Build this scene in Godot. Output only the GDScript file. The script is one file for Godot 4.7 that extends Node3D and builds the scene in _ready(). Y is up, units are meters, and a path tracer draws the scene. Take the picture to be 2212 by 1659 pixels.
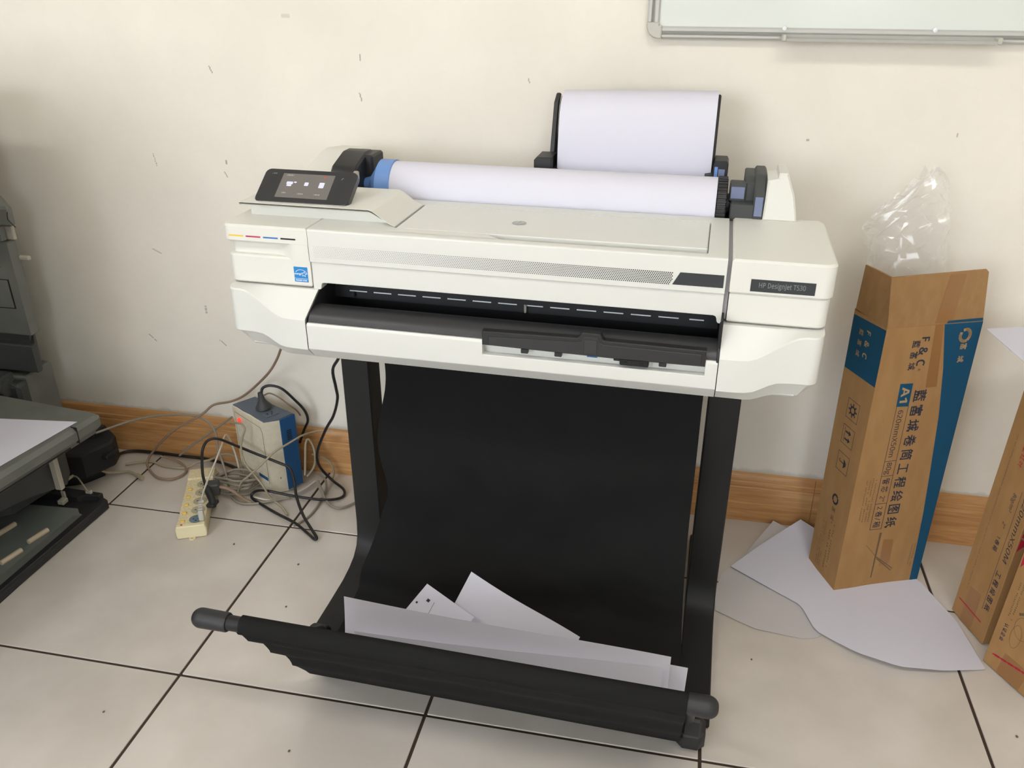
extends Node3D
# ---------------------------------------------------------------- mesh builder
class MB:
	var v := PackedVector3Array()
	var t := PackedVector2Array()
	func tri(a: Vector3, b: Vector3, c: Vector3, ua := Vector2.ZERO, ub := Vector2.ZERO, uc := Vector2.ZERO) -> void:
		v.append(a); v.append(b); v.append(c)
		t.append(ua); t.append(ub); t.append(uc)
	func quad(a: Vector3, b: Vector3, c: Vector3, d: Vector3) -> void:
		tri(a, b, c); tri(a, c, d)
	func quad_uv(a: Vector3, b: Vector3, c: Vector3, d: Vector3) -> void:   # a bottom-left, b bottom-right, c top-right, d top-left
		tri(a, b, c, Vector2(0, 1), Vector2(1, 1), Vector2(1, 0)); tri(a, c, d, Vector2(0, 1), Vector2(1, 0), Vector2(0, 0))
	func face(p: Array, ctr: Vector3) -> void:
		var n: Vector3 = (p[1] - p[0]).cross(p[2] - p[0])
		var m := Vector3.ZERO
		for q in p: m += q
		m /= p.size()
		var out: bool = n.dot(m - ctr) > 0
		for i in range(1, p.size() - 1):
			if out: tri(p[0], p[i], p[i + 1])
			else: tri(p[0], p[i + 1], p[i])
	func box(c: Vector3, s: Vector3, b := 0.0, xf := Transform3D.IDENTITY) -> void:
		var h := s * 0.5
		b = min(b, min(h.x, min(h.y, h.z)) * 0.95)
		var from := v.size()
		var o := xf * c
		if b <= 0.0:
			for ax in 3:
				for sg in [-1.0, 1.0]:
					var p := []
					for k in [[-1, -1], [1, -1], [1, 1], [-1, 1]]:
						var q := Vector3.ZERO
						q[ax] = sg * h[ax]; q[(ax + 1) % 3] = k[0] * h[(ax + 1) % 3]; q[(ax + 2) % 3] = k[1] * h[(ax + 2) % 3]
						p.append(xf * (c + q))
					face(p, o)
			return
		var P := func(sx: float, sy: float, sz: float, ax: int) -> Vector3:
			var q := Vector3(sx * (h.x - b), sy * (h.y - b), sz * (h.z - b))
			q[ax] = [sx, sy, sz][ax] * h[ax]
			return xf * (c + q)
		for ax in 3:
			var a1 := (ax + 1) % 3
			var a2 := (ax + 2) % 3
			for sg in [-1.0, 1.0]:
				var p := []
				for k in [[-1.0, -1.0], [1.0, -1.0], [1.0, 1.0], [-1.0, 1.0]]:
					var s3 := [0.0, 0.0, 0.0]
					s3[ax] = sg; s3[a1] = k[0]; s3[a2] = k[1]
					p.append(P.call(s3[0], s3[1], s3[2], ax))
				face(p, o)
			for k1 in [-1.0, 1.0]:                      # edges running along ax
				for k2 in [-1.0, 1.0]:
					var A := [0.0, 0.0, 0.0]
					var B := [0.0, 0.0, 0.0]
					A[ax] = -1.0; B[ax] = 1.0
					A[a1] = k1; B[a1] = k1; A[a2] = k2; B[a2] = k2
					face([P.call(A[0], A[1], A[2], a1), P.call(B[0], B[1], B[2], a1), P.call(B[0], B[1], B[2], a2), P.call(A[0], A[1], A[2], a2)], o)
		for sx in [-1.0, 1.0]:
			for sy in [-1.0, 1.0]:
				for sz in [-1.0, 1.0]:
					face([P.call(sx, sy, sz, 0), P.call(sx, sy, sz, 1), P.call(sx, sy, sz, 2)], o)
	# a 2D outline pushed from z0 to z1 in its own frame, its rims chamfered by b, then carried by xf
	func ext(poly: PackedVector2Array, z0: float, z1: float, b := 0.0, xf := Transform3D.IDENTITY) -> void:
		var p := poly.duplicate()
		if Geometry2D.is_polygon_clockwise(p): p.reverse()
		# Geometry2D counts y down; make sure of counter-clockwise with y up
		var area := 0.0
		for i in p.size(): area += p[i].cross(p[(i + 1) % p.size()])
		if area < 0: p.reverse()
		var n := p.size()
		var ins := PackedVector2Array()
		for i in n:
			var d0 := (p[i] - p[(i + n - 1) % n]).normalized()
			var d1 := (p[(i + 1) % n] - p[i]).normalized()
			var n0 := Vector2(-d0.y, d0.x)
			var n1 := Vector2(-d1.y, d1.x)
			var m := (n0 + n1)
			var l := m.length()
			m = n0 if l < 0.01 else m / l
			ins.append(p[i] + m * b / max(0.4, m.dot(n0)))
		var flip := xf.basis.determinant() < 0
		var rings := [[ins, z0], [p, z0 + b], [p, z1 - b], [ins, z1]] if b > 0 else [[p, z0], [p, z1]]
		for r in range(rings.size() - 1):
			for i in n:
				var j: int = (i + 1) % n
				var a := xf * Vector3(rings[r][0][i].x, rings[r][0][i].y, rings[r][1])
				var c := xf * Vector3(rings[r][0][j].x, rings[r][0][j].y, rings[r][1])
				var d := xf * Vector3(rings[r + 1][0][j].x, rings[r + 1][0][j].y, rings[r + 1][1])
				var e := xf * Vector3(rings[r + 1][0][i].x, rings[r + 1][0][i].y, rings[r + 1][1])
				if flip: quad(e, d, c, a)
				else: quad(a, c, d, e)
		var cap := ins if b > 0 else p
		var idx := Geometry2D.triangulate_polygon(cap)
		for k in range(0, idx.size(), 3):
			var q := [cap[idx[k]], cap[idx[k + 1]], cap[idx[k + 2]]]
			if (q[1] - q[0]).cross(q[2] - q[0]) < 0: q = [q[0], q[2], q[1]]
			for top in [true, false]:
				var zz := z1 if top else z0
				var w := [xf * Vector3(q[0].x, q[0].y, zz), xf * Vector3(q[1].x, q[1].y, zz), xf * Vector3(q[2].x, q[2].y, zz)]
				if top != flip: tri(w[0], w[1], w[2])
				else: tri(w[0], w[2], w[1])
	func plan(poly: PackedVector2Array, y0: float, y1: float, b := 0.0) -> void:   # outline in x, z; height y0..y1
		ext(poly, y0, y1, b, Transform3D(Basis(Vector3(1, 0, 0), Vector3(0, 0, 1), Vector3(0, 1, 0)), Vector3.ZERO))
	func side(poly: PackedVector2Array, x0: float, x1: float, b := 0.0) -> void:   # outline in z, y; width x0..x1
		ext(poly, x0, x1, b, Transform3D(Basis(Vector3(0, 0, 1), Vector3(0, 1, 0), Vector3(1, 0, 0)), Vector3.ZERO))
	func rings(rs: Array, closed := true, cap := true) -> void:      # rs: rows of Vector3, each a loop; outward is to the right-handed side
		for r in range(rs.size() - 1):
			var n: int = rs[r].size()
			for i in (n if closed else n - 1):
				var j: int = (i + 1) % n
				quad(rs[r][i], rs[r][j], rs[r + 1][j], rs[r + 1][i])
		if cap and closed:
			for e in [0, rs.size() - 1]:
				var c := Vector3.ZERO
				for q in rs[e]: c += q
				c /= rs[e].size()
				for i in rs[e].size():
					var j: int = (i + 1) % int(rs[e].size())
					if e == 0: tri(c, rs[e][j], rs[e][i])
					else: tri(c, rs[e][i], rs[e][j])
	func tube(pts: Array, r: float, n := 8, sub := 5) -> void:
		var q: Array = []
		for i in range(pts.size() - 1):
			var p0: Vector3 = pts[max(i - 1, 0)]
			var p1: Vector3 = pts[i]
			var p2: Vector3 = pts[i + 1]
			var p3: Vector3 = pts[min(i + 2, pts.size() - 1)]
			for k in sub: q.append(p1.cubic_interpolate(p2, p0, p3, float(k) / sub))
		q.append(pts[-1])
		var up := Vector3(0.3, 1, 0.2).normalized()
		var rs := []
		for i in q.size():
			var d: Vector3 = (q[min(i + 1, q.size() - 1)] - q[max(i - 1, 0)]).normalized()
			up = (up - d * up.dot(d)).normalized()
			var s := d.cross(up)
			var ring := []
			for k in n:
				var a := TAU * k / n
				ring.append(q[i] + (up * cos(a) - s * sin(a)) * -r)
			rs.append(ring)
		# right-handed check
		var c: Vector3 = q[0]
		var nn: Vector3 = (rs[0][1] - rs[0][0]).cross(rs[1][0] - rs[0][0])
		if nn.dot(rs[0][0] - c) < 0:
			for ring in rs: ring.reverse()
		rings(rs)
	func lathe(prof: Array, n := 24, xf := Transform3D.IDENTITY) -> void:   # prof: Vector2(radius, height) along local y, from low to high
		var rs := []
		for p in prof:
			var ring := []
			for k in n:
				var a := -TAU * k / n
				ring.append(xf * Vector3(p.x * cos(a), p.y, p.x * sin(a)))
			rs.append(ring)
		var flip := xf.basis.determinant() < 0
		if flip:
			for ring in rs: ring.reverse()
		rings(rs)
	func grid(rows: Array, thick := 0.0) -> void:
		var nr := rows.size()
		var nc: int = rows[0].size()
		for i in range(nr - 1):
			for j in range(nc - 1): quad(rows[i][j], rows[i][j + 1], rows[i + 1][j + 1], rows[i + 1][j])
		if thick > 0:
			var back := []
			for i in nr:
				var row := []
				for j in nc:
					var du: Vector3 = rows[i][min(j + 1, nc - 1)] - rows[i][max(j - 1, 0)]
					var dv: Vector3 = rows[min(i + 1, nr - 1)][j] - rows[max(i - 1, 0)][j]
					row.append(rows[i][j] - du.cross(dv).normalized() * thick)
				back.append(row)
			for i in range(nr - 1):
				for j in range(nc - 1): quad(back[i][j], back[i + 1][j], back[i + 1][j + 1], back[i][j + 1])
			for i in range(nr - 1):
				quad(rows[i][0], rows[i + 1][0], back[i + 1][0], back[i][0])
				quad(rows[i][nc - 1], back[i][nc - 1], back[i + 1][nc - 1], rows[i + 1][nc - 1])
			for j in range(nc - 1):
				quad(rows[0][j], back[0][j], back[0][j + 1], rows[0][j + 1])
				quad(rows[nr - 1][j], rows[nr - 1][j + 1], back[nr - 1][j + 1], back[nr - 1][j])
	func mesh_in(m: Mesh, xf: Transform3D) -> void:
		for s in m.get_surface_count():
			var a := m.surface_get_arrays(s)
			var vs: PackedVector3Array = a[Mesh.ARRAY_VERTEX]
			var ix = a[Mesh.ARRAY_INDEX]
			var flip := xf.basis.determinant() < 0
			if ix == null or ix.size() == 0:
				ix = range(vs.size())
			for k in range(0, ix.size(), 3):
				if flip: tri(xf * vs[ix[k]], xf * vs[ix[k + 1]], xf * vs[ix[k + 2]])
				else: tri(xf * vs[ix[k]], xf * vs[ix[k + 2]], xf * vs[ix[k + 1]])
	func done(crease := 38.0) -> ArrayMesh:
		var n := v.size()
		var fn := PackedVector3Array()
		var at := {}
		var key := PackedInt32Array()
		key.resize(n)
		var lists := []
		for i in range(0, n, 3):
			var c := (v[i + 1] - v[i]).cross(v[i + 2] - v[i])
			fn.append(c)
			for k in 3:
				var h := Vector3i((v[i + k] * 50000.0).round())
				var id: int = at.get(h, -1)
				if id < 0:
					id = lists.size(); at[h] = id; lists.append(PackedInt32Array())
				key[i + k] = id
				lists[id].append(i / 3)
		var lim := cos(deg_to_rad(crease))
		var vo := PackedVector3Array()
		var no := PackedVector3Array()
		var to := PackedVector2Array()
		vo.resize(n); no.resize(n); to.resize(n)
		for i in range(0, n, 3):
			var f := fn[i / 3]
			var fu := f.normalized()
			for k in 3:
				var s := Vector3.ZERO
				for g in lists[key[i + k]]:
					if fn[g].normalized().dot(fu) >= lim: s += fn[g]
				var w: int = i + [0, 2, 1][k]
				vo[w] = v[i + k]; to[w] = t[i + k]
				no[w] = s.normalized() if s.length_squared() > 0 else Vector3.UP
		var arr := []
		arr.resize(Mesh.ARRAY_MAX)
		arr[Mesh.ARRAY_VERTEX] = vo; arr[Mesh.ARRAY_NORMAL] = no; arr[Mesh.ARRAY_TEX_UV] = to
		var m := ArrayMesh.new()
		m.add_surface_from_arrays(Mesh.PRIMITIVE_TRIANGLES, arr)
		return m

# ---------------------------------------------------------------- scene helpers
var taken := {}
var M := {}
func numbered(called: String) -> String:
	if not taken.has(called):
		taken[called] = 0
		return called
	taken[called] += 1
	return "%s_%03d" % [called, taken[called]]
func obj(called: String, b: MB, m: Material, parent: Node = null, crease := 38.0) -> MeshInstance3D:
	var o := MeshInstance3D.new()
	o.mesh = b.done(crease)
	o.material_override = m
	o.cast_shadow = GeometryInstance3D.SHADOW_CASTING_SETTING_ON
	if parent == null:
		o.name = numbered(called); add_child(o, true)
	else:
		o.name = called; parent.add_child(o, true)
	return o
func tag(o: Node, label: String, category := "", group := "") -> Node:
	o.set_meta("label", label)
	if category: o.set_meta("category", category)
	if group: o.set_meta("group", group)
	return o
func thing(called: String, label: String, category: String, xf := Transform3D.IDENTITY, group := "") -> Node3D:
	var o := Node3D.new()
	o.name = numbered(called); add_child(o, true)
	o.transform = xf
	tag(o, label, category, group)
	return o
func structure(o: Node, label := "") -> Node:
	o.set_meta("kind", "structure")
	if label: o.set_meta("label", label)
	return o
func col(r: float, g: float, b: float) -> Color: return Color8(int(r), int(g), int(b))
func mat(c: Color, rough := 0.5, spec := 0.5, metal := 0.0) -> StandardMaterial3D:
	var m := StandardMaterial3D.new()
	m.albedo_color = c; m.roughness = rough; m.metallic = metal; m.metallic_specular = spec
	return m
func noise_tex(freq: float, a: Color, b: Color, seed_: int, oct := 4, size := 512, normal := false, bump := 2.0, low := 0.25, high := 0.75) -> NoiseTexture2D:
	var n := FastNoiseLite.new()
	n.seed = seed_; n.frequency = freq; n.fractal_octaves = oct; n.noise_type = FastNoiseLite.TYPE_SIMPLEX_SMOOTH
	var t := NoiseTexture2D.new()
	t.width = size; t.height = size; t.seamless = true; t.noise = n
	if normal:
		t.as_normal_map = true; t.bump_strength = bump
	else:
		var g := Gradient.new()
		g.set_color(0, a); g.set_color(1, b); g.set_offset(0, low); g.set_offset(1, high)
		t.color_ramp = g
	return t
func tri_mat(tex: Texture2D, scale_: Vector3, rough: float, spec := 0.5, world := false) -> StandardMaterial3D:
	var m := mat(Color.WHITE, rough, spec)
	m.albedo_texture = tex
	m.uv1_triplanar = true; m.uv1_world_triplanar = world; m.uv1_scale = scale_
	return m
func rounded(x0: float, y0: float, x1: float, y1: float, r: float, n := 5) -> PackedVector2Array:
	var p := PackedVector2Array()
	for k in [[x1 - r, y0 + r, -90.0], [x1 - r, y1 - r, 0.0], [x0 + r, y1 - r, 90.0], [x0 + r, y0 + r, 180.0]]:
		for i in n + 1:
			var a := deg_to_rad(k[2] + 90.0 * i / n)
			p.append(Vector2(k[0] + r * cos(a), k[1] + r * sin(a)))
	return p
func V2(a: Array) -> PackedVector2Array:
	var p := PackedVector2Array()
	for i in range(0, a.size(), 2): p.append(Vector2(a[i], a[i + 1]))
	return p
func P3(a: Array) -> Array:
	var p := []
	for q in a: p.append(Vector3(q[0], q[1], q[2]))
	return p
func along(p: Array, f: float) -> Vector3:       # a point at share f of a polyline's length
	var total := 0.0
	for i in range(p.size() - 1): total += p[i].distance_to(p[i + 1])
	var w := f * total
	for i in range(p.size() - 1):
		var l: float = p[i].distance_to(p[i + 1])
		if w <= l or i == p.size() - 2: return p[i].lerp(p[i + 1], clamp(w / max(l, 1e-9), 0, 1))
		w -= l
	return p[-1]
func patch(bottom: Array, top: Array, left: Array, right: Array, nu: int, nv: int) -> Array:   # Coons patch
	var rows := []
	for j in nv + 1:
		var b := float(j) / nv
		var row := []
		for i in nu + 1:
			var a := float(i) / nu
			var c := along(bottom, a) * (1 - b) + along(top, a) * b + along(left, b) * (1 - a) + along(right, b) * a
			c -= bottom[0] * (1 - a) * (1 - b) + bottom[-1] * a * (1 - b) + top[0] * (1 - a) * b + top[-1] * a * b
			row.append(c)
		rows.append(row)
	return rows
# lettering: a TextMesh fitted into width w (0: as it comes) with capitals h tall; xf: x along the line, y up, z off the surface
func text3(b: MB, s: String, h: float, w: float, xf: Transform3D, bold := false, slant := 0.0, centre := false) -> void:
	var tm := TextMesh.new()
	var f := SystemFont.new()
	f.font_names = PackedStringArray(["Droid Sans"])
	f.font_weight = 700 if bold else 400
	tm.font = f; tm.text = s; tm.font_size = 64; tm.pixel_size = 0.01; tm.depth = 0.001; tm.curve_step = 2.0
	var bb := tm.get_aabb()
	if bb.size.x <= 0.0: return
	var ky := h / (64 * 0.01 * 0.714)
	var kx := ky if w <= 0.0 else w / bb.size.x
	var off := -bb.get_center().x if centre else -bb.position.x
	var bs := Basis(Vector3(kx, 0, 0), Vector3(slant * ky, ky, 0), Vector3(0, 0, 0.3))
	b.mesh_in(tm, xf * Transform3D(bs, Vector3(off * kx, -bb.get_center().y * ky, 0)))
const GLYPH := {
	"工": "1.5,8.5 8.5,8.5;5,8.5 5,1;0.5,1 9.5,1",
	"图": "1,9.5 1,0.5;1,9.5 9,9.5 9,0.5;1,0.5 9,0.5;4.5,8.8 2.5,6;4,7.8 7,7.8 3,4;4,6.5 7.5,4;4.5,4 6,3.3;4,2.5 6,1.5",
	"纸": "3,9.5 1,7 3,6.5 0.8,4 3.5,4.5;0.5,1.5 3.5,2.5;8.5,9 5,8 5,1 6.5,2;4.8,5.5 9.5,5.5;7,8.5 7.5,4 9.5,0.5 9.8,2",
	"绘": "3,9.5 1,7 3,6.5 0.8,4 3.5,4.5;0.5,1.5 3.5,2.5;7,9.8 4.3,6.5;7,9.8 9.8,6.5;5.5,6 8.5,6;4.5,4 9.5,4;6.5,4 5,1.2 9,1.6;8,3 9.5,0.5",
	"程": "3.5,9.5 1,8.7;0.5,7 4.2,7;2.4,9 2.4,0.3;2.4,6.5 0.5,3;2.4,6.5 4,4.5;5.3,9.3 5.3,6.5;5.3,9.3 9,9.3 9,6.5;5.3,6.5 9,6.5;5,5 9.3,5;7.2,5 7.2,0.8;5.3,3 9,3;4.6,0.8 9.8,0.8",
	"筒": "2.2,9.8 0.8,7.8;1.8,9 4.5,9;3,9 3.5,7.8;6.8,9.8 5.3,7.8;6.3,9 9.5,9;7.6,9 8.1,7.8;1.2,7 1.2,0.3;1.2,7 8.8,7 8.8,0.5 7.8,0.8;3,5.4 7,5.4;3.2,4 3.2,1.6;3.2,4 6.8,4 6.8,1.6;3.2,1.6 6.8,1.6",
	"卷": "3,9.8 3.8,8.5;7,9.8 6.2,8.5;1.5,8 8.5,8;0.5,6 9.5,6;5,9.5 4.5,6.5 1,3;5.8,6 9.5,3;3,4.5 7,4.5 7,2.8 5.5,2.6;3,4.5 3,1 8,0.8 8.2,2",
	"城": "0.3,6.5 3.8,6.5;2,9 2,2;0.2,1.5 4,2.5;4.5,7.5 9.7,7.5;4.8,7.5 4.6,3.5 3.8,0.5;4.8,5 6.5,5 6.3,2 5.5,2.3;7,9.8 7.5,4 9.5,0.5 9.8,2.2;9,5.5 6.5,0.8;8.3,9.6 9.2,8.6",
	"富": "5,10 5,9;0.8,8.8 0.8,7.3;0.8,8.8 9.2,8.8 9,7.3;2,7.6 8,7.6;3,6.5 7,6.5 7,5 3,5 3,6.5;1.5,4 8.5,4 8.5,0.2 1.5,0.2 1.5,4;5,4 5,0.2;1.5,2.1 8.5,2.1",
	"藍": "0.5,9 9.5,9;3.3,10 3.3,8.2;6.7,10 6.7,8.2;1.2,7.5 5,7.5;1.2,7.5 1.2,3.6;1.2,3.6 5,3.6;3,7.5 3,3.6;1.5,5.6 4.6,5.6;6.2,8 5.4,6;5.8,7 9.3,7;6.8,5.8 8.5,4.2;1.5,2.8 8.5,2.8;1.5,2.8 1.5,0.3;8.5,2.8 8.5,0.3;3.8,2.8 3.8,0.3;6.2,2.8 6.2,0.3;0.3,0.3 9.7,0.3",
	"管": "2.2,9.8 0.8,7.8;1.8,9 4.5,9;6.8,9.8 5.3,7.8;6.3,9 9.5,9;5,7.5 5,6.6;1,6.6 9,6.6;1,6.6 1,5.4;9,6.6 9,5.4;3,5.4 3,0.2;3,5.2 7.5,5.2 7.5,3.4 3,3.4;3,2.3 8,2.3 8,0.4 3,0.4",
	"芯": "0.5,8.3 9.5,8.3;3.3,9.8 3.3,7;6.7,9.8 6.7,7;2,4.5 1,1.5;3.5,5 3.8,1 7,0.8 7.5,2.5;5,5.8 6,4;8,5 9.3,3",
	"箱": "2.2,9.8 0.8,7.8;1.8,9 4.5,9;6.8,9.8 5.3,7.8;6.3,9 9.5,9;0.6,5.5 4.6,5.5;2.6,7.3 2.6,0.2;2.6,5.2 0.6,2;2.8,5 4.4,3;5.5,6.8 9,6.8 9,0.3 5.5,0.3 5.5,6.8;5.5,4.7 9,4.7;5.5,2.5 9,2.5",
	"金": "5,10 0.5,6;5,10 9.5,6;3,6.3 7,6.3;2,4.2 8,4.2;5,6.3 5,0.6;2.8,3 3.5,1.5;7.2,3 6.5,1.5;0.8,0.5 9.2,0.5",
	"红": "3,9.5 1,7 3,6.5 0.8,4 3.5,4.5;0.5,1.5 3.5,2.5;4.8,8.5 9.3,8.5;7,8.5 7,1;4.3,1 9.8,1",
	"叶": "0.8,8 0.8,3;0.8,8 3.5,8 3.5,3;0.8,3 3.5,3;4.5,5.8 9.8,5.8;7.2,9.5 7.2,0.3",
	"认": "1,9.5 2,8.3;0.3,6.3 2.3,6.3 2.3,1.2 3.5,2.3;6.5,9.5 6.3,5 3.5,0.5;6.4,5.5 9.8,0.5",
	"证": "1,9.5 2,8.3;0.3,6.3 2.3,6.3 2.3,1.2 3.5,2.3;4,8.5 9.5,8.5;7,8.5 7,0.8;7,4.8 9.3,4.8;5,5.5 5,0.8;3.6,0.8 9.8,0.8",
	"企": "5,10 0.5,5.8;5,10 9.5,5.8;5,7 5,0.6;5,3.8 8,3.8;2.6,4.5 2.6,0.6;0.6,0.6 9.4,0.6",
	"业": "3.7,9.5 3.7,1;6.3,9.5 6.3,1;1.3,6.8 2.6,3.2;8.8,6.8 7.4,3.2;0.5,1 9.5,1"}
func stroke(b: MB, p: Array, w: float, xf: Transform3D, z := 0.0003) -> void:     # a flat ribbon of ink along a 2D polyline
	for i in range(p.size() - 1):
		var d: Vector2 = (p[i + 1] - p[i]).normalized()
		var n := Vector2(-d.y, d.x) * w * 0.5
		var a: Vector2 = p[i] - d * w * 0.35
		var c: Vector2 = p[i + 1] + d * w * 0.35
		b.quad(xf * Vector3(a.x - n.x, a.y - n.y, z), xf * Vector3(c.x - n.x, c.y - n.y, z), xf * Vector3(c.x + n.x, c.y + n.y, z), xf * Vector3(a.x + n.x, a.y + n.y, z))
func glyphs(b: MB, s: String, size: float, pitch: float, w: float, xf: Transform3D) -> void:
	for k in s.length():
		if not GLYPH.has(s[k]): continue
		for part in GLYPH[s[k]].split(";"):
			var p := []
			for q in part.split(" "):
				var c = q.split(",")
				p.append(Vector2(k * pitch + float(c[0]) * size * 0.1, float(c[1]) * size * 0.1))
			stroke(b, p, w, xf)
func flat(b: MB, poly: PackedVector2Array, xf: Transform3D, z := 0.0002) -> void:   # a patch of flat print or tape
	b.ext(poly, z - 0.0002, z, 0.0, xf)
func disc(b: MB, c: Vector2, r: float, xf: Transform3D, z := 0.0003, n := 20, ry := 0.0) -> void:
	for i in n:
		var a := TAU * i / n
		var e := TAU * (i + 1) / n
		var q := ry if ry > 0 else r
		b.tri(xf * Vector3(c.x, c.y, z), xf * Vector3(c.x + r * cos(a), c.y + q * sin(a), z), xf * Vector3(c.x + r * cos(e), c.y + q * sin(e), z))
func small_print(b: MB, u0: float, u1: float, rows: int, v0: float, v1: float, rng: RandomNumberGenerator, xf: Transform3D, ink := 0.7) -> void:
	# columns of print too small to read, running down the box
	for r in rows:
		var u := lerpf(u0, u1, (r + 0.5) / rows)
		var h := (u1 - u0) / rows * 0.55
		var v := v1
		while v > v0 + h:
			if rng.randf() < ink + 0.15:
				for k in 3:
					var du := rng.randf_range(-0.4, 0.4) * h
					stroke(b, [Vector2(u + du, v - h * 0.1), Vector2(u + du * 0.6, v - h * 0.8)] if k < 2 else [Vector2(u - h * 0.45, v - h * 0.45), Vector2(u + h * 0.45, v - h * rng.randf_range(0.3, 0.6))], h * 0.16, xf)
			v -= h * 1.15

# ---------------------------------------------------------------- the scene
var PT := Transform3D(Basis(Vector3.UP, deg_to_rad(-1.7)), Vector3(1.13, 0, 0.034))    # the printer's frame: x along it, z out from the wall
func _ready() -> void:
	# camera
	var cam := Camera3D.new()
	cam.name = "camera"; add_child(cam)
	cam.fov = 48.534; cam.near = 0.03; cam.far = 60
	cam.position = Vector3(1.3875, 1.2487, 1.8580)
	cam.rotation = Vector3(-0.4571, 0.2016, 0.0006)
	cam.current = true
	# daylight: an overcast sky that comes in through the windows, and the exposure
	var env := Environment.new()
	env.tonemap_mode = Environment.TONE_MAPPER_LINEAR
	env.tonemap_exposure = 1.25
	env.background_mode = Environment.BG_SKY
	env.sdfgi_enabled = true; env.ssao_enabled = true; env.ssil_enabled = true
	var sky := Sky.new()
	var sm := ProceduralSkyMaterial.new()
	sm.sky_top_color = col(205, 215, 228); sm.sky_horizon_color = col(236, 238, 240)
	sm.ground_bottom_color = col(150, 148, 142); sm.ground_horizon_color = col(205, 205, 202)
	sm.sky_energy_multiplier = 2.9; sm.ground_energy_multiplier = 1.7
	sm.sun_angle_max = 0.0
	sky.sky_material = sm
	env.sky = sky
	var we := WorldEnvironment.new()
	we.name = "world"; we.environment = env; add_child(we)
	make_materials()
	make_room()
	make_floor()
	ceiling_lamp(Vector3(-0.55, 2.848, 2.3), "long white ceiling lamp above the left half of the room", LAMP)
	ceiling_lamp(Vector3(1.75, 2.848, 2.1), "long white ceiling lamp above the right half of the room", LAMP)
	make_printer()
	make_left_machine()
	make_box_a()
	make_box_b()
	make_box_c()
	make_whiteboard()
	make_papers()
	make_regulator()
	make_power_strip()
	make_cables()
	make_bag()
	make_crumbs()

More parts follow.
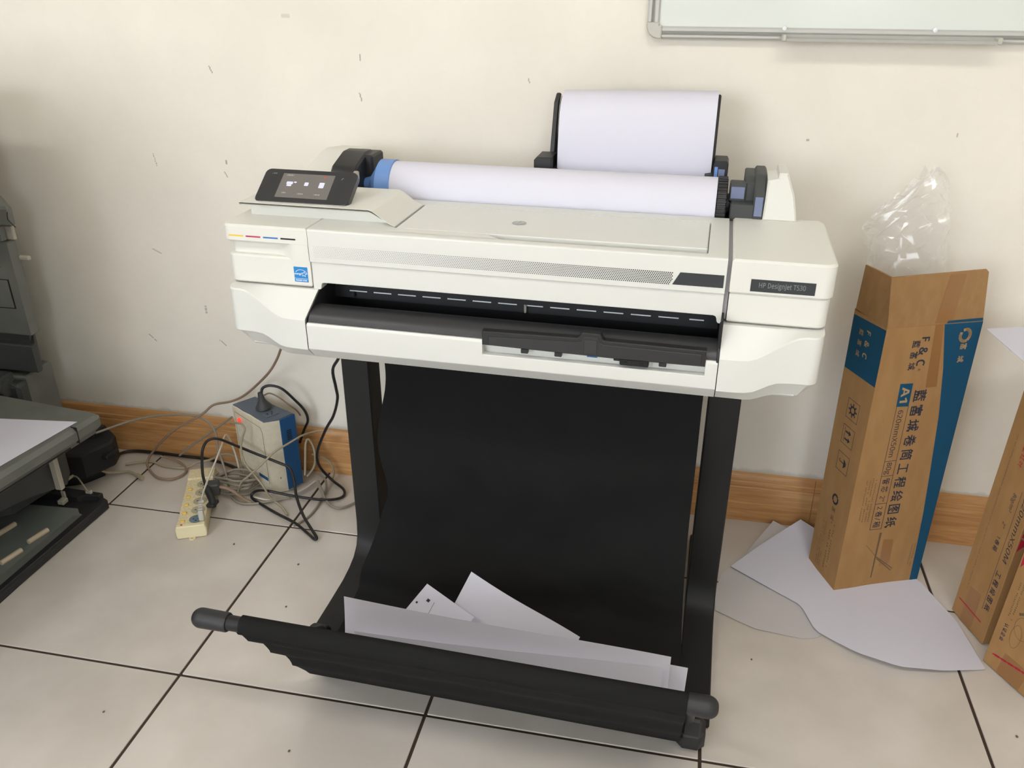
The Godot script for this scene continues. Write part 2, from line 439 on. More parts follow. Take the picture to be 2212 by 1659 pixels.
func make_materials() -> void:
	M.white = mat(col(224, 224, 218), 0.42)
	M.lamp = mat(col(250, 250, 246), 0.6)
	M.lamp.emission_enabled = true; M.lamp.emission = col(255, 250, 240); M.lamp.emission_energy_multiplier = 1.0
	M.white_warm = mat(col(228, 227, 219), 0.42)
	M.grey_gap = mat(col(150, 148, 150), 0.6)
	M.black = mat(col(46, 46, 48), 0.38)
	M.black_soft = mat(col(38, 38, 40), 0.5)
	M.dark = mat(col(20, 20, 22), 0.7)
	M.stand = mat(col(34, 34, 34), 0.5, 0.4)
	M.gloss_black = mat(col(52, 53, 55), 0.22)
	M.badge = mat(col(52, 56, 60), 0.35)
	M.fabric = mat(col(29, 29, 29), 0.9, 0.3)
	M.fabric.normal_enabled = true
	M.fabric.normal_texture = noise_tex(0.09, Color.BLACK, Color.WHITE, 5, 2, 256, true, 1.2)
	M.fabric.normal_scale = 0.35
	M.fabric.uv1_triplanar = true; M.fabric.uv1_scale = Vector3(30, 30, 30)
	M.paper = mat(col(220, 219, 231), 0.75, 0.3)
	M.paper_old = mat(col(206, 202, 202), 0.8, 0.3)
	M.blue_ring = mat(col(112, 152, 214), 0.45)
	M.bluish = mat(col(120, 130, 160), 0.25)
	M.silver = mat(col(175, 178, 180), 0.35, 0.5, 0.6)
	M.sticker = mat(col(28, 134, 205), 0.4)
	M.print_white = mat(col(240, 242, 245), 0.6)
	M.print_grey = mat(col(140, 142, 146), 0.6)
	M.yellow = mat(col(236, 200, 60), 0.5); M.magenta = mat(col(190, 50, 90), 0.5); M.cyan = mat(col(50, 120, 185), 0.5)
	M.grey_machine = tri_mat(noise_tex(0.008, col(104, 106, 101), col(112, 113, 108), 11, 3), Vector3(2, 2, 2), 0.5)
	M.grey_light = mat(col(178, 172, 158), 0.6)
	M.grey_plate = mat(col(118, 124, 119), 0.5)
	M.grey_dark = mat(col(66, 68, 67), 0.55)
	M.roller = mat(col(208, 192, 165), 0.6)
	M.card = tri_mat(noise_tex(0.012, col(163, 125, 82), col(169, 131, 87), 21, 5), Vector3(4, 1.3, 4), 0.85, 0.3)
	M.card_in = tri_mat(noise_tex(0.02, col(156, 120, 80), col(163, 127, 86), 22, 5), Vector3(4, 2, 4), 0.88, 0.3)
	M.tape = mat(col(150, 108, 66), 0.3)
	M.ink = mat(col(58, 60, 70), 0.8, 0.3)
	M.ink_soft = mat(col(112, 92, 70), 0.85, 0.3)
	M.ink_blue = mat(col(26, 78, 108), 0.75, 0.3)
	M.ink_red = mat(col(176, 40, 62), 0.8, 0.3)
	M.kraft_print = mat(col(178, 148, 106), 0.85, 0.3)
	M.tile = []
	for k in 3:
		var m := tri_mat(noise_tex(0.006, col(202 + k * 3, 194 + k * 3, 184 + k * 3), col(213 + k * 2, 205 + k * 2, 196 + k * 2), 31 + k, 5), Vector3(1.1, 1.1, 1.1), 0.16, 0.5, true)
		M.tile.append(m)
	M.grout = mat(col(74, 62, 54), 0.95, 0.2)
	var wn := FastNoiseLite.new()
	wn.seed = 77; wn.frequency = 0.011; wn.fractal_octaves = 4; wn.noise_type = FastNoiseLite.TYPE_SIMPLEX_SMOOTH
	var wt := NoiseTexture2D.new()
	wt.width = 512; wt.height = 512; wt.seamless = true; wt.noise = wn
	var wg := Gradient.new()
	wg.offsets = PackedFloat32Array([0.2, 0.45, 0.55, 0.8])
	wg.colors = PackedColorArray([col(186, 134, 82), col(206, 156, 101), col(196, 144, 90), col(214, 168, 114)])
	wt.color_ramp = wg
	M.wood = tri_mat(wt, Vector3(0.5, 7, 5), 0.4)
	M.paint = mat(col(240, 235, 224), 0.8, 0.3)
	M.ceiling = mat(col(244, 243, 238), 0.9, 0.2)
	M.alu = mat(col(196, 195, 190), 0.4, 0.5, 0.1)
	M.alu_dark = mat(col(140, 137, 130), 0.5)
	M.plastic_grey = mat(col(196, 194, 184), 0.5)
	M.board = mat(col(226, 231, 226), 0.12)
	M.ivory = mat(col(236, 224, 184), 0.5)
	M.ivory_dirty = tri_mat(noise_tex(0.03, col(218, 202, 160), col(234, 222, 184), 41), Vector3(9, 9, 9), 0.55)
	M.switch_yellow = mat(col(232, 196, 92), 0.4)
	M.socket_blue = mat(col(104, 126, 138), 0.5)
	M.socket_grey = mat(col(176, 168, 142), 0.6)
	M.ups_cream = tri_mat(noise_tex(0.02, col(216, 207, 184), col(224, 215, 192), 42), Vector3(6, 6, 6), 0.55)
	M.ups_top = mat(col(92, 102, 116), 0.6)
	M.ups_blue = mat(col(28, 86, 138), 0.5)
	M.cable_black = mat(col(30, 29, 30), 0.4)
	M.cable_beige = mat(col(168, 156, 132), 0.6)
	M.cable_grey = mat(col(146, 138, 124), 0.6)
	M.cable_tan = mat(col(146, 124, 104), 0.55)
	M.cable_white = mat(col(206, 202, 188), 0.5)
	M.red_lamp = mat(col(235, 60, 50), 0.4)
	M.red_lamp.emission_enabled = true; M.red_lamp.emission = col(255, 50, 40); M.red_lamp.emission_energy_multiplier = 1.2
	M.screen = mat(col(70, 68, 66), 0.2)
	M.screen.emission_enabled = true; M.screen.emission = col(128, 122, 114); M.screen.emission_energy_multiplier = 0.5
	M.icon = mat(col(200, 200, 220), 0.4)
	M.icon.emission_enabled = true; M.icon.emission = col(222, 220, 245); M.icon.emission_energy_multiplier = 0.25
	M.icon_dim = mat(col(150, 146, 140), 0.4)
	M.icon_dim.emission_enabled = true; M.icon_dim.emission = col(176, 172, 164); M.icon_dim.emission_energy_multiplier = 0.5
	M.icon_red = mat(col(170, 60, 60), 0.4)
	M.icon_red.emission_enabled = true; M.icon_red.emission = col(170, 80, 80); M.icon_red.emission_energy_multiplier = 0.4
	M.film = mat(Color(0.93, 0.93, 0.92, 0.08), 0.1, 0.5)
	M.film.transparency = BaseMaterial3D.TRANSPARENCY_ALPHA
	M.film.cull_mode = BaseMaterial3D.CULL_DISABLED

# ---------------------------------------------------------------- room
func wall_picture() -> ImageTexture:
	# off-white paint with faint blotches, scuffs and a dirty line above the skirting; covers 4 m by 2 m
	var im := Image.create(2048, 1024, false, Image.FORMAT_RGB8)
	var n := FastNoiseLite.new()
	n.seed = 3; n.frequency = 0.012; n.fractal_octaves = 4
	for y in 1024:
		for x in 2048:
			var d := n.get_noise_2d(x * 0.5, y * 0.5) * 5.0
			im.set_pixel(x, y, Color8(int(241 + d), int(235 + d), int(223 + d)))
	var mark := func(px: float, py: float, w: float, h: float, sl: float, dark: float) -> void:
		var seen := {}
		for k in 9:
			var f := k / 8.0
			var x := int((px + 1.2 + sl * (f - 0.5)) / 4.0 * 2048)
			var y := int((2.0 - py + h * (f - 0.5)) / 2.0 * 1024)
			if seen.has(y): continue
			seen[y] = true
			for dx in int(max(1, w / 4.0 * 2048)):
				if x + dx >= 0 and x + dx < 2048 and y >= 0 and y < 1024:
					im.set_pixel(x + dx, y, im.get_pixel(x + dx, y) * (1.0 - dark))
	for q in [[0.314, 1.037, 0.002, 0.014, 0.006, 0.4], [0.672, 1.069, 0.002, 0.012, 0.0, 0.35], [0.667, 0.987, 0.002, 0.016, 0.004, 0.4], [0.133, 0.829, 0.002, 0.028, 0.004, 0.35], [0.318, 0.831, 0.005, 0.006, 0.0, 0.3], [0.314, 0.802, 0.002, 0.012, 0.006, 0.35], [0.030, 0.358, 0.002, 0.018, 0.018, 0.5], [0.234, 0.360, 0.002, 0.014, 0.016, 0.45], [1.044, 1.030, 0.002, 0.008, 0.003, 0.3], [0.09, 0.6, 0.006, 0.01, 0.02, 0.2], [0.5, 1.15, 0.02, 0.006, 0.0, 0.08], [0.2, 0.45, 0.006, 0.02, 0.0, 0.2], [1.9, 0.95, 0.002, 0.006, 0.0, 0.3], [1.62, 0.93, 0.006, 0.002, 0.0, 0.25]]:
		mark.call(q[0], q[1], q[2], q[3], q[4], q[5])
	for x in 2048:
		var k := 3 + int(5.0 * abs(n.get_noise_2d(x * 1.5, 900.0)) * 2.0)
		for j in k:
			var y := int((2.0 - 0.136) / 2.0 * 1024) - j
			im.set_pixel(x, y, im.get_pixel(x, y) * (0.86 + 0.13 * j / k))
	im.generate_mipmaps()
	return ImageTexture.create_from_image(im)

const LAMP := 1.65
const WIN := [-1.45, 0.35, 2.0, 2.7]
func ceiling_lamp(at: Vector3, label: String, energy: float) -> void:
	var t := thing("ceiling_lamp", label, "lamp", Transform3D(Basis.IDENTITY, at))
	var b := MB.new()
	b.box(Vector3(0, 0.025, 0), Vector3(1.24, 0.05, 0.34), 0.006)
	obj("housing", b, M.white, t)
	b = MB.new()
	b.box(Vector3(0, -0.003, 0), Vector3(1.2, 0.006, 0.3), 0.001)
	obj("diffuser", b, M.lamp, t)
	var l := AreaLight3D.new()
	l.name = "lamp_light"; t.add_child(l)
	l.area_size = Vector2(1.2, 0.3); l.light_energy = energy; l.light_color = Color(1.0, 0.985, 0.96)
	l.area_range = 12.0; l.area_attenuation = 2.0; l.shadow_enabled = true
	l.rotation.x = -PI / 2
	l.position = Vector3(0, -0.01, 0)

func make_room() -> void:
	var b := MB.new()
	# wall behind the printer; its painted face is cut in patches so that the picture lies on the middle one
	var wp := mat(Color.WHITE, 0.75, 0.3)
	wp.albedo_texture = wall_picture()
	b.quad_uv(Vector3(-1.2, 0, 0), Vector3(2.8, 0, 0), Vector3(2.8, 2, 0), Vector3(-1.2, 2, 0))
	var wall := MeshInstance3D.new()
	wall.mesh = b.done(); wall.material_override = wp; wall.name = "wall_back"
	add_child(wall); structure(wall, "off-white painted wall behind the printer")
	b = MB.new()
	b.box(Vector3(0.95, 1.45, -0.061), Vector3(5.5, 3.1, 0.12))
	b.box(Vector3(-1.45, 1.45, -0.0005), Vector3(0.5, 2.9, 0.001)); b.box(Vector3(3.2, 1.45, -0.0005), Vector3(0.8, 2.9, 0.001)); b.box(Vector3(0.8, 2.45, -0.0005), Vector3(4.0, 0.9, 0.001))
	var core := obj("masonry", b, M.paint, wall)
	core.set_meta("label", "plain masonry of the wall")
	b = MB.new()
	b.box(Vector3(-1.78, 1.45, 2.3), Vector3(0.16, 2.9, 4.6))
	structure(obj("wall_left", b, M.paint))
	# wall behind the camera with its two windows
	b = MB.new()
	var y0 := 1.0
	var y1 := 2.6
	b.box(Vector3(0.95, y0 * 0.5, 4.68), Vector3(5.62, y0, 0.16)); b.box(Vector3(0.95, (y1 + 2.9) * 0.5, 4.68), Vector3(5.62, 2.9 - y1, 0.16))
	for q in [[-1.86, WIN[0]], [WIN[1], WIN[2]], [WIN[3], 3.76]]:
		b.box(Vector3((q[0] + q[1]) * 0.5, (y0 + y1) * 0.5, 4.68), Vector3(q[1] - q[0], y1 - y0, 0.16))
	structure(obj("wall_front", b, M.paint))
	window("window_1", Vector3(0, 0, 4.68), false, WIN[0], WIN[1], y0, y1)
	window("window_2", Vector3(0, 0, 4.68), false, WIN[2], WIN[3], y0, y1)
	b = MB.new()
	b.box(Vector3(3.68, 1.45, 2.3), Vector3(0.16, 2.9, 4.6))
	structure(obj("wall_right", b, M.paint))
	b = MB.new()
	b.box(Vector3(0.95, 2.96, 2.3), Vector3(5.62, 0.12, 4.92))
	structure(obj("ceiling", b, M.ceiling))
	# wooden skirting in two lengths
	var bb := Node3D.new()
	bb.name = "baseboard_back"; add_child(bb); structure(bb, "pine skirting board along the foot of the wall")
	for s in [[-1.69, 1.757], [1.758, 3.59]]:
		b = MB.new()
		b.side(V2([0, 0, 0.012, 0, 0.012, 0.096, 0.0105, 0.098, 0.0105, 0.101, 0.012, 0.103, 0.012, 0.112, 0.010, 0.114, 0.010, 0.118, 0.0085, 0.124, 0.006, 0.13, 0.0, 0.1345]), s[0], s[1], 0.0)
		obj("plank", b, M.wood, bb, 20.0)

func window(called: String, at: Vector3, turned: bool, a0: float, a1: float, y0: float, y1: float) -> void:
	var w := Node3D.new()
	w.name = called; add_child(w); structure(w, "plain window in the wall")
	w.position = at
	if turned: w.rotation.y = PI / 2
	# local x runs along the wall (negative z when turned)
	var s0 := -a1 if turned else a0
	var s1 := -a0 if turned else a1
	var b := MB.new()
	var m := (s0 + s1) * 0.5
	for x in [s0 + 0.025, m, s1 - 0.025]: b.box(Vector3(x, (y0 + y1) * 0.5, 0), Vector3(0.05, y1 - y0, 0.06), 0.004)
	for y in [y0 + 0.025, y1 - 0.025]: b.box(Vector3(m, y, 0), Vector3(s1 - s0, 0.05, 0.058), 0.004)
	obj("window_frame", b, M.white, w)

func make_floor() -> void:
	var b := MB.new()
	b.box(Vector3(0.95, -0.056, 2.3), Vector3(5.62, 0.107, 4.92))
	var f := obj("floor", b, M.grout)
	structure(f, "floor of large glossy beige tiles with dark joints")
	var zs := -0.2336
	var full: ArrayMesh
	var cut: ArrayMesh
	b = MB.new(); b.box(Vector3(0, -0.004, 0), Vector3(0.4938, 0.008, 0.4938), 0.0008); full = b.done(20)
	b = MB.new(); b.box(Vector3(0, -0.004, 0.0), Vector3(0.4938, 0.008, 0.2625), 0.0008); cut = b.done(20)
	var rng := RandomNumberGenerator.new()
	rng.seed = 9
	for j in 10:
		for i in 10:
			var o := MeshInstance3D.new()
			o.mesh = cut if j == 0 else full
			o.material_override = M.tile[rng.randi() % 3]
			o.name = "tile"
			f.add_child(o, true)
			o.position = Vector3(-1.25 + i * 0.5, rng.randf_range(-0.0003, 0.0), 0.1322 if j == 0 else zs + j * 0.5 + 0.25)

# ---------------------------------------------------------------- the large-format printer (its own frame: x along, y up, z towards the room)
func smooth(f: float) -> float:
	f = clamp(f, 0.0, 1.0)
	return f * f * (3 - 2 * f)
func corner_plan(x0: float, x1: float, zb: float, zf: float, r: float, at_left: bool) -> PackedVector2Array:
	var p := PackedVector2Array()
	var n := 6
	if at_left:
		p.append(Vector2(x1, zb)); p.append(Vector2(x1, zf))
		for i in n + 1:
			var a := deg_to_rad(90 + 90.0 * i / n)
			p.append(Vector2(x0 + r + r * cos(a), zf - r + r * sin(a)))
		p.append(Vector2(x0, zb + 0.012)); p.append(Vector2(x0 + 0.008, zb))
	else:
		p.append(Vector2(x0, zb)); p.append(Vector2(x1 - 0.008, zb)); p.append(Vector2(x1, zb + 0.018))
		for i in n + 1:
			var a := deg_to_rad(90.0 * i / n)
			p.append(Vector2(x1 - r + r * cos(a), zf - r + r * sin(a)))
		p.append(Vector2(x0, zf))
	return p
func housing(s: float) -> MB:                    # s -1 left, +1 right; the white lower side housing
	var b := MB.new()
	var xs := [0.349, 0.362, 0.378, 0.392, 0.404, 0.416, 0.428, 0.44, 0.452, 0.464, 0.476, 0.486, 0.493, 0.498, 0.501, 0.503]
	var rs := []
	for x in xs:
		var k := smooth((x - 0.388) / 0.088)
		var k2 := smooth((x - 0.395) / 0.05)
		var e: float = clamp((x - 0.485) / 0.018, 0.0, 1.0)
		var back := 0.022 * (1.0 - sqrt(1.0 - e * e))
		var zt := 0.569 - 0.016 * smooth((x - 0.36) / 0.12) - back
		var yt := lerpf(0.7, 0.7395, k)
		var yb := lerpf(0.643, 0.661, k2)
		var zc := 0.545 - 0.012 * k2 - back
		var yc := lerpf(0.622, 0.631, k2) if x < 0.47 else lerpf(0.631, 0.657, smooth((x - 0.47) / 0.033))
		var ring := [Vector3(x, 0.6435, 0.30), Vector3(x, 0.7435, 0.30), Vector3(x, 0.7435, 0.526 - back * 0.6), Vector3(x, 0.7425, 0.531 - back * 0.6), Vector3(x, yt + 0.0012, zt - 0.0022), Vector3(x, yt - 0.0012, zt - 0.0002), Vector3(x, yt - 0.004, zt), Vector3(x, yb + 0.003, zt), Vector3(x, yb + 0.0008, zt - 0.0004), Vector3(x, yb - 0.0012, zt - 0.0025), Vector3(x, yc, zc), Vector3(x, yc - 0.001, zc - 0.006), Vector3(x, yc, 0.30)]
		if s < 0:
			if x < 0.35:
				for i in [0, 1, 2, 3, 12]: ring[i].x = 0.337
			for i in ring.size(): ring[i].x = -ring[i].x
		rs.append(ring)
	if s > 0:
		for r in rs: r.reverse()
	b.rings(rs)
	return b

func make_printer() -> void:
	var t := thing("large_format_printer", "white wide-format printer on a black floor stand with a fabric catch bin", "printer", PT)
	var b := MB.new()
	# ---- rear body and underside
	b.box(Vector3(0, 0.71, 0.175), Vector3(0.996, 0.166, 0.25), 0.006)
	b.box(Vector3(0, 0.644, 0.40), Vector3(0.95, 0.03, 0.27), 0.004)
	obj("rear_body", b, M.white, t)
	# ---- left cartridge module: an overhanging top band, a scooped grip, a lower band
	b = MB.new()
	b.plan(corner_plan(-0.5065, -0.3465, 0.285, 0.533, 0.016, true), 0.819, 0.85, 0.0035)
	var g := V2([-0.347, 0.285, -0.347, 0.5328, -0.374, 0.5328, -0.380, 0.5322, -0.388, 0.5285, -0.398, 0.5215, -0.404, 0.519, -0.412, 0.518])
	for i in 7:
		var a := deg_to_rad(90 + 90.0 * i / 6)
		g.append(Vector2(-0.488 + 0.014 * cos(a), 0.504 + 0.014 * sin(a)))
	g.append(Vector2(-0.502, 0.285))
	b.plan(g, 0.7935, 0.8225)
	var lm := obj("cartridge_cover", b, M.white_warm, t)
	b = MB.new()
	b.plan(corner_plan(-0.5035, -0.3465, 0.285, 0.5315, 0.016, true), 0.7465, 0.797, 0.003)
	obj("side_cover", b, M.white_warm, t)
	for k in 4:
		b = MB.new()
		b.box(Vector3(-0.4795 + 0.0325 * k, 0.8305, 0.5331), Vector3(0.0275, 0.0026, 0.0006), 0.0002)
		var mk := obj("ink_mark", b, [M.yellow, M.magenta, M.cyan, M.dark][k], lm)
		mk.set_meta("label", ["yellow ink stripe", "magenta ink stripe", "blue ink stripe", "black ink stripe"][k])
	# efficiency sticker: a swoosh, a star and a strip of lettering on blue
	b = MB.new()
	b.box(Vector3(-0.3655, 0.7685, 0.5318), Vector3(0.0255, 0.027, 0.0006), 0.0001)
	var st := obj("energy_sticker", b, M.sticker, t)
	st.set_meta("label", "blue energy sticker with white star and arc")
	b = MB.new()
	var xf := Transform3D(Basis.IDENTITY, Vector3(-0.3655, 0.7685, 0.5322))
	var arc := []
	for i in 13:
		var a := deg_to_rad(15 + 130.0 * i / 12)
		arc.append(Vector2(0.0005 + 0.0118 * cos(a), -0.001 + 0.0098 * sin(a)))
	stroke(b, arc, 0.0008, xf)
	var star := PackedVector2Array()
	for i in 10:
		var r := 0.0048 if i % 2 == 0 else 0.0022
		star.append(Vector2(0.006 + r * cos(deg_to_rad(80 + 36 * i)), 0.001 + r * sin(deg_to_rad(80 + 36 * i))))
	for i in 10: stroke(b, [star[i], star[(i + 1) % 10]], 0.0007, xf)
	text3(b, "energy", 0.0034, 0.0135, Transform3D(Basis.IDENTITY, Vector3(-0.3775, 0.7688, 0.5322)), true, 0.3)
	text3(b, "ENERGY STAR", 0.0026, 0.021, Transform3D(Basis.IDENTITY, Vector3(-0.376, 0.758, 0.5322)), true)
	stroke(b, [Vector2(-0.0125, -0.0072), Vector2(0.0125, -0.0072)], 0.0006, xf)
	obj("sticker_print", b, M.print_white, st)
	# ---- right end cover
	b = MB.new()
	b.plan(corner_plan(0.3525, 0.5065, 0.276, 0.533, 0.018, false), 0.7945, 0.85, 0.0035)
	b.plan(corner_plan(0.3535, 0.5035, 0.285, 0.5285, 0.016, false), 0.7465, 0.796, 0.003)
	var rc := obj("end_cover", b, M.white_warm, t)
	b = MB.new()
	b.box(Vector3(0.4305, 0.8112, 0.5333), Vector3(0.0945, 0.0195, 0.001), 0.0003)
	var np := obj("nameplate", b, M.badge, t)
	b = MB.new()
	text3(b, "HP DesignJet T530", 0.0078, 0.068, Transform3D(Basis.IDENTITY, Vector3(0.4295, 0.8112, 0.5339)), false, 0.0, true)
	obj("nameplate_lettering", b, M.print_grey, np)
	# ---- middle top cover with a lid, finger gap, perforated band
	b = MB.new()
	b.box(Vector3(0.00025, 0.821, 0.3145), Vector3(0.6915, 0.058, 0.033))                         # back strip
	b.box(Vector3(-0.276, 0.821, 0.422), Vector3(0.139, 0.058, 0.182))                            # left
	b.box(Vector3(0.3308, 0.821, 0.422), Vector3(0.0304, 0.058, 0.182))                           # right
	b.box(Vector3(0.055, 0.816, 0.408), Vector3(0.524, 0.046, 0.158)); b.box(Vector3(0.055, 0.806, 0.50), Vector3(0.524, 0.03, 0.03))                             # floor under the lid
	b.plan(V2([-0.2065, 0.4895, -0.0470, 0.4895, -0.018, 0.512, 0.3157, 0.512, 0.3157, 0.514, -0.2065, 0.514]), 0.815, 0.85)
	b.side(V2([0.513, 0.7925, 0.5318, 0.7925, 0.533, 0.7937, 0.533, 0.8465, 0.5322, 0.8485, 0.5305, 0.8496, 0.528, 0.85, 0.513, 0.85]), -0.3455, 0.346)
	var cover := obj("top_cover", b, M.white, t)
	b = MB.new()
	b.box(Vector3(0.0555, 0.8445, 0.4102), Vector3(0.5170, 0.0110, 0.1560), 0.0012)
	obj("top_lid", b, M.white, t)
	for q in [[-0.2048, 0.41, 0.003, 0.155], [0.0548, 0.3314, 0.5195, 0.0016], [0.3150, 0.41, 0.0014, 0.155]]:
		b = MB.new()
		b.box(Vector3(q[0], 0.8445, q[1]), Vector3(q[2], 0.004, q[3]))
		obj("seam", b, M.dark if q[0] < 0 else M.grey_gap, t)
	b = MB.new()
	b.box(Vector3(0.3493, 0.797, 0.409), Vector3(0.006, 0.096, 0.2275))
	obj("seam", b, M.grey_gap, t)
	b = MB.new()
	b.box(Vector3(-0.346, 0.80, 0.42), Vector3(0.0012, 0.09, 0.218))
	obj("seam", b, M.grey_gap, t)
	b = MB.new()
	var pitch := 0.00318
	for r in 8:
		var n := 190 - r % 2
		for i in n:
			var x := -0.3365 + (i + 0.5 * (r % 2)) * pitch
			var y := 0.8215 - r * 0.00262
			if x > 0.274 - (0.8215 - y) * 0.55 - 0.003: continue
			var f := (x + 0.3365) / 0.6
			disc(b, Vector2(x, y), lerpf(0.00034, 0.00118, pow(f, 0.8)), Transform3D(Basis.IDENTITY, Vector3(0, 0, 0.533)), 0.0003, 6)
	var perf := obj("perforation", b, M.badge, cover, 10.0)
	perf.set_meta("kind", "stuff")
	b = MB.new()
	b.ext(V2([0.2655, 0.8028, 0.343, 0.8028, 0.343, 0.8232, 0.2765, 0.8232]), 0.5330, 0.5336)
	obj("badge_panel", b, M.badge, cover)
	# oval emblem on the lid: two slanted letters in a silver disc
	b = MB.new()
	var lx := Transform3D(Basis(Vector3(1, 0, 0), Vector3(0, 0, -1), Vector3(0, 1, 0)), Vector3(-0.006, 0.8503, 0.413))
	disc(b, Vector2.ZERO, 0.0125, lx, 0.0002, 28, 0.0125)
	var em := obj("emblem", b, M.silver, t)
	em.set_meta("label", "round silver emblem with two slanted letters")
	b = MB.new()
	for q in [[-0.0075, -0.006, -0.0025, 0.0105], [-0.0048, 0.002, -0.0022, 0.0022], [-0.0022, 0.0022, -0.0042, -0.006], [0.0012, -0.0105, 0.0052, 0.0035], [0.0048, 0.003, 0.0082, 0.003], [0.0082, 0.003, 0.006, -0.005], [0.006, -0.005, 0.0028, -0.005]]:
		stroke(b, [Vector2(q[0], q[1]), Vector2(q[2], q[3])], 0.0014, lx, 0.0005)
	obj("emblem_letters", b, M.white, em)
	# lower band of the front with the mouth cut into it
	b = MB.new()
	var xs := Transform3D.IDENTITY
	b.ext(V2([-0.3455, 0.795, -0.3455, 0.7425, -0.3345, 0.7425, -0.3322, 0.7437, -0.331, 0.7465, -0.330, 0.7515, -0.3285, 0.7542, -0.325, 0.7553, 0.333, 0.7553, 0.3365, 0.7538, 0.338, 0.751, 0.339, 0.7455, 0.341, 0.743, 0.3435, 0.7425, 0.346, 0.7425, 0.346, 0.795]), 0.505, 0.5292, 0.0008, xs)
	obj("front_lip", b, M.white, t)
	# ---- mouth: dark lining, guide and slotted bar
	b = MB.new()
	b.box(Vector3(0, 0.72, 0.405), Vector3(0.694, 0.14, 0.01)); b.box(Vector3(0, 0.655, 0.47), Vector3(0.694, 0.01, 0.13)); b.box(Vector3(0, 0.779, 0.455), Vector3(0.694, 0.016, 0.1))
	b.box(Vector3(0.3475, 0.70, 0.482), Vector3(0.003, 0.118, 0.155))
	obj("mouth_lining", b, M.dark, t)
	b = MB.new()
	b.side(V2([0.44, 0.706, 0.462, 0.706, 0.462, 0.735, 0.44, 0.735]), -0.345, 0.345, 0.002)
	var bar := obj("slotted_bar", b, M.black_soft, t)
	for k in 14:
		b = MB.new()
		b.box(Vector3(-0.2925 + 0.0462 * k, 0.7195, 0.4622), Vector3(0.0335 if k < 13 else 0.024, 0.0019, 0.0008))
		obj("slot", b, M.print_white, bar)
	for q in [[-0.300, 0.010], [0.0175, 0.014]]:
		b = MB.new()
		b.box(Vector3(q[0], 0.7145, 0.466), Vector3(0.004, q[1], 0.006), 0.001)
		obj("paper_sensor", b, M.black if q[0] < 0 else M.grey_light, bar)
	b = MB.new()
	b.side(V2([0.49, 0.66, 0.5495, 0.66, 0.5495, 0.6925, 0.5615, 0.6945, 0.566, 0.6965, 0.5625, 0.703, 0.557, 0.709, 0.55, 0.7135, 0.542, 0.7162, 0.533, 0.717, 0.524, 0.7155, 0.514, 0.71, 0.50, 0.698, 0.49, 0.69]), -0.344, 0.345)
	obj("output_guide", b, M.black, t, 50)
	b = MB.new()
	b.side(V2([0.50, 0.66, 0.5683, 0.66, 0.568, 0.697, 0.559, 0.714, 0.545, 0.727, 0.535, 0.742, 0.52, 0.75, 0.50, 0.75]), 0.3445, 0.3488, 0.0008)
	obj("mouth_cheek", b, M.black_soft, t)
	b = MB.new()
	var pl := [Vector3(-0.3364, 0.7432, 0.40), Vector3(-0.3364, 0.7432, 0.526), Vector3(-0.3364, 0.742, 0.530), Vector3(-0.3483, 0.7008, 0.5662), Vector3(-0.3483, 0.697, 0.568), Vector3(-0.3483, 0.66, 0.568), Vector3(-0.3364, 0.645, 0.40)]
	var pr := []
	for q in pl: pr.append(q + Vector3(0.0016, 0, 0))
	b.rings([pl, pr])
	obj("mouth_cheek", b, M.black_soft, t)
	# ---- front panel with its recess on the right
	b = MB.new()
	var full := V2([0.53, 0.692, 0.5625, 0.6945, 0.5665, 0.694, 0.5685, 0.6915, 0.5690, 0.6885, 0.5690, 0.6475, 0.5682, 0.645, 0.547, 0.6225, 0.53, 0.6225])
	b.side(full, -0.3470, -0.0330); b.side(full, 0.3290, 0.3475)
	b.side(V2([0.53, 0.667, 0.553, 0.667, 0.5565, 0.668, 0.5675, 0.668, 0.569, 0.6665, 0.5690, 0.6475, 0.5682, 0.645, 0.547, 0.6225, 0.53, 0.6225]), -0.0330, 0.3290)
	b.box(Vector3(0.148, 0.68, 0.5515), Vector3(0.362, 0.026, 0.003))
	obj("front_panel", b, M.white, t)
	b = MB.new()
	var jp := V2([0.53, 0.690, 0.5620, 0.6925, 0.5672, 0.690, 0.5678, 0.648, 0.5465, 0.6245, 0.53, 0.6245])
	b.side(jp, -0.3488, -0.3470)
	obj("panel_joint", b, M.dark, t)
	b = MB.new()
	b.side(jp, 0.3475, 0.3490)
	obj("panel_joint", b, M.dark, t)
	# ---- black latch bar lying in the recess
	b = MB.new()
	b.ext(V2([-0.0325, 0.6865, -0.0325, 0.7105, 0.125, 0.7135, 0.1285, 0.7155, 0.1315, 0.722, 0.1345, 0.7238, 0.161, 0.7232, 0.1635, 0.7215, 0.166, 0.7155, 0.169, 0.7128, 0.3285, 0.7115, 0.3285, 0.6845, 0.2, 0.6835]), 0.556, 0.5715, 0.0012)
	var lt := obj("catch_bar", b, M.black_soft, t)
	b = MB.new()
	b.ext(V2([-0.0215, 0.6875, -0.0215, 0.7025, 0.127, 0.7075, 0.1325, 0.7098, 0.136, 0.718, 0.1595, 0.718, 0.162, 0.7098, 0.167, 0.7068, 0.322, 0.7055, 0.322, 0.6865, 0.2, 0.685]), 0.571, 0.5732, 0.0008)
	obj("catch_flap", b, M.black, lt)
	b = MB.new()
	b.box(Vector3(0.1475, 0.701, 0.5735), Vector3(0.021, 0.024, 0.001), 0.0004)
	obj("finger_pad", b, M.gloss_black, lt)
	for x in [0.039, 0.095, 0.263]:
		b = MB.new()
		b.box(Vector3(x, 0.6815, 0.5665), Vector3(0.012, 0.008, 0.01), 0.001)
		obj("tab", b, M.black_soft, lt)
	b = MB.new()
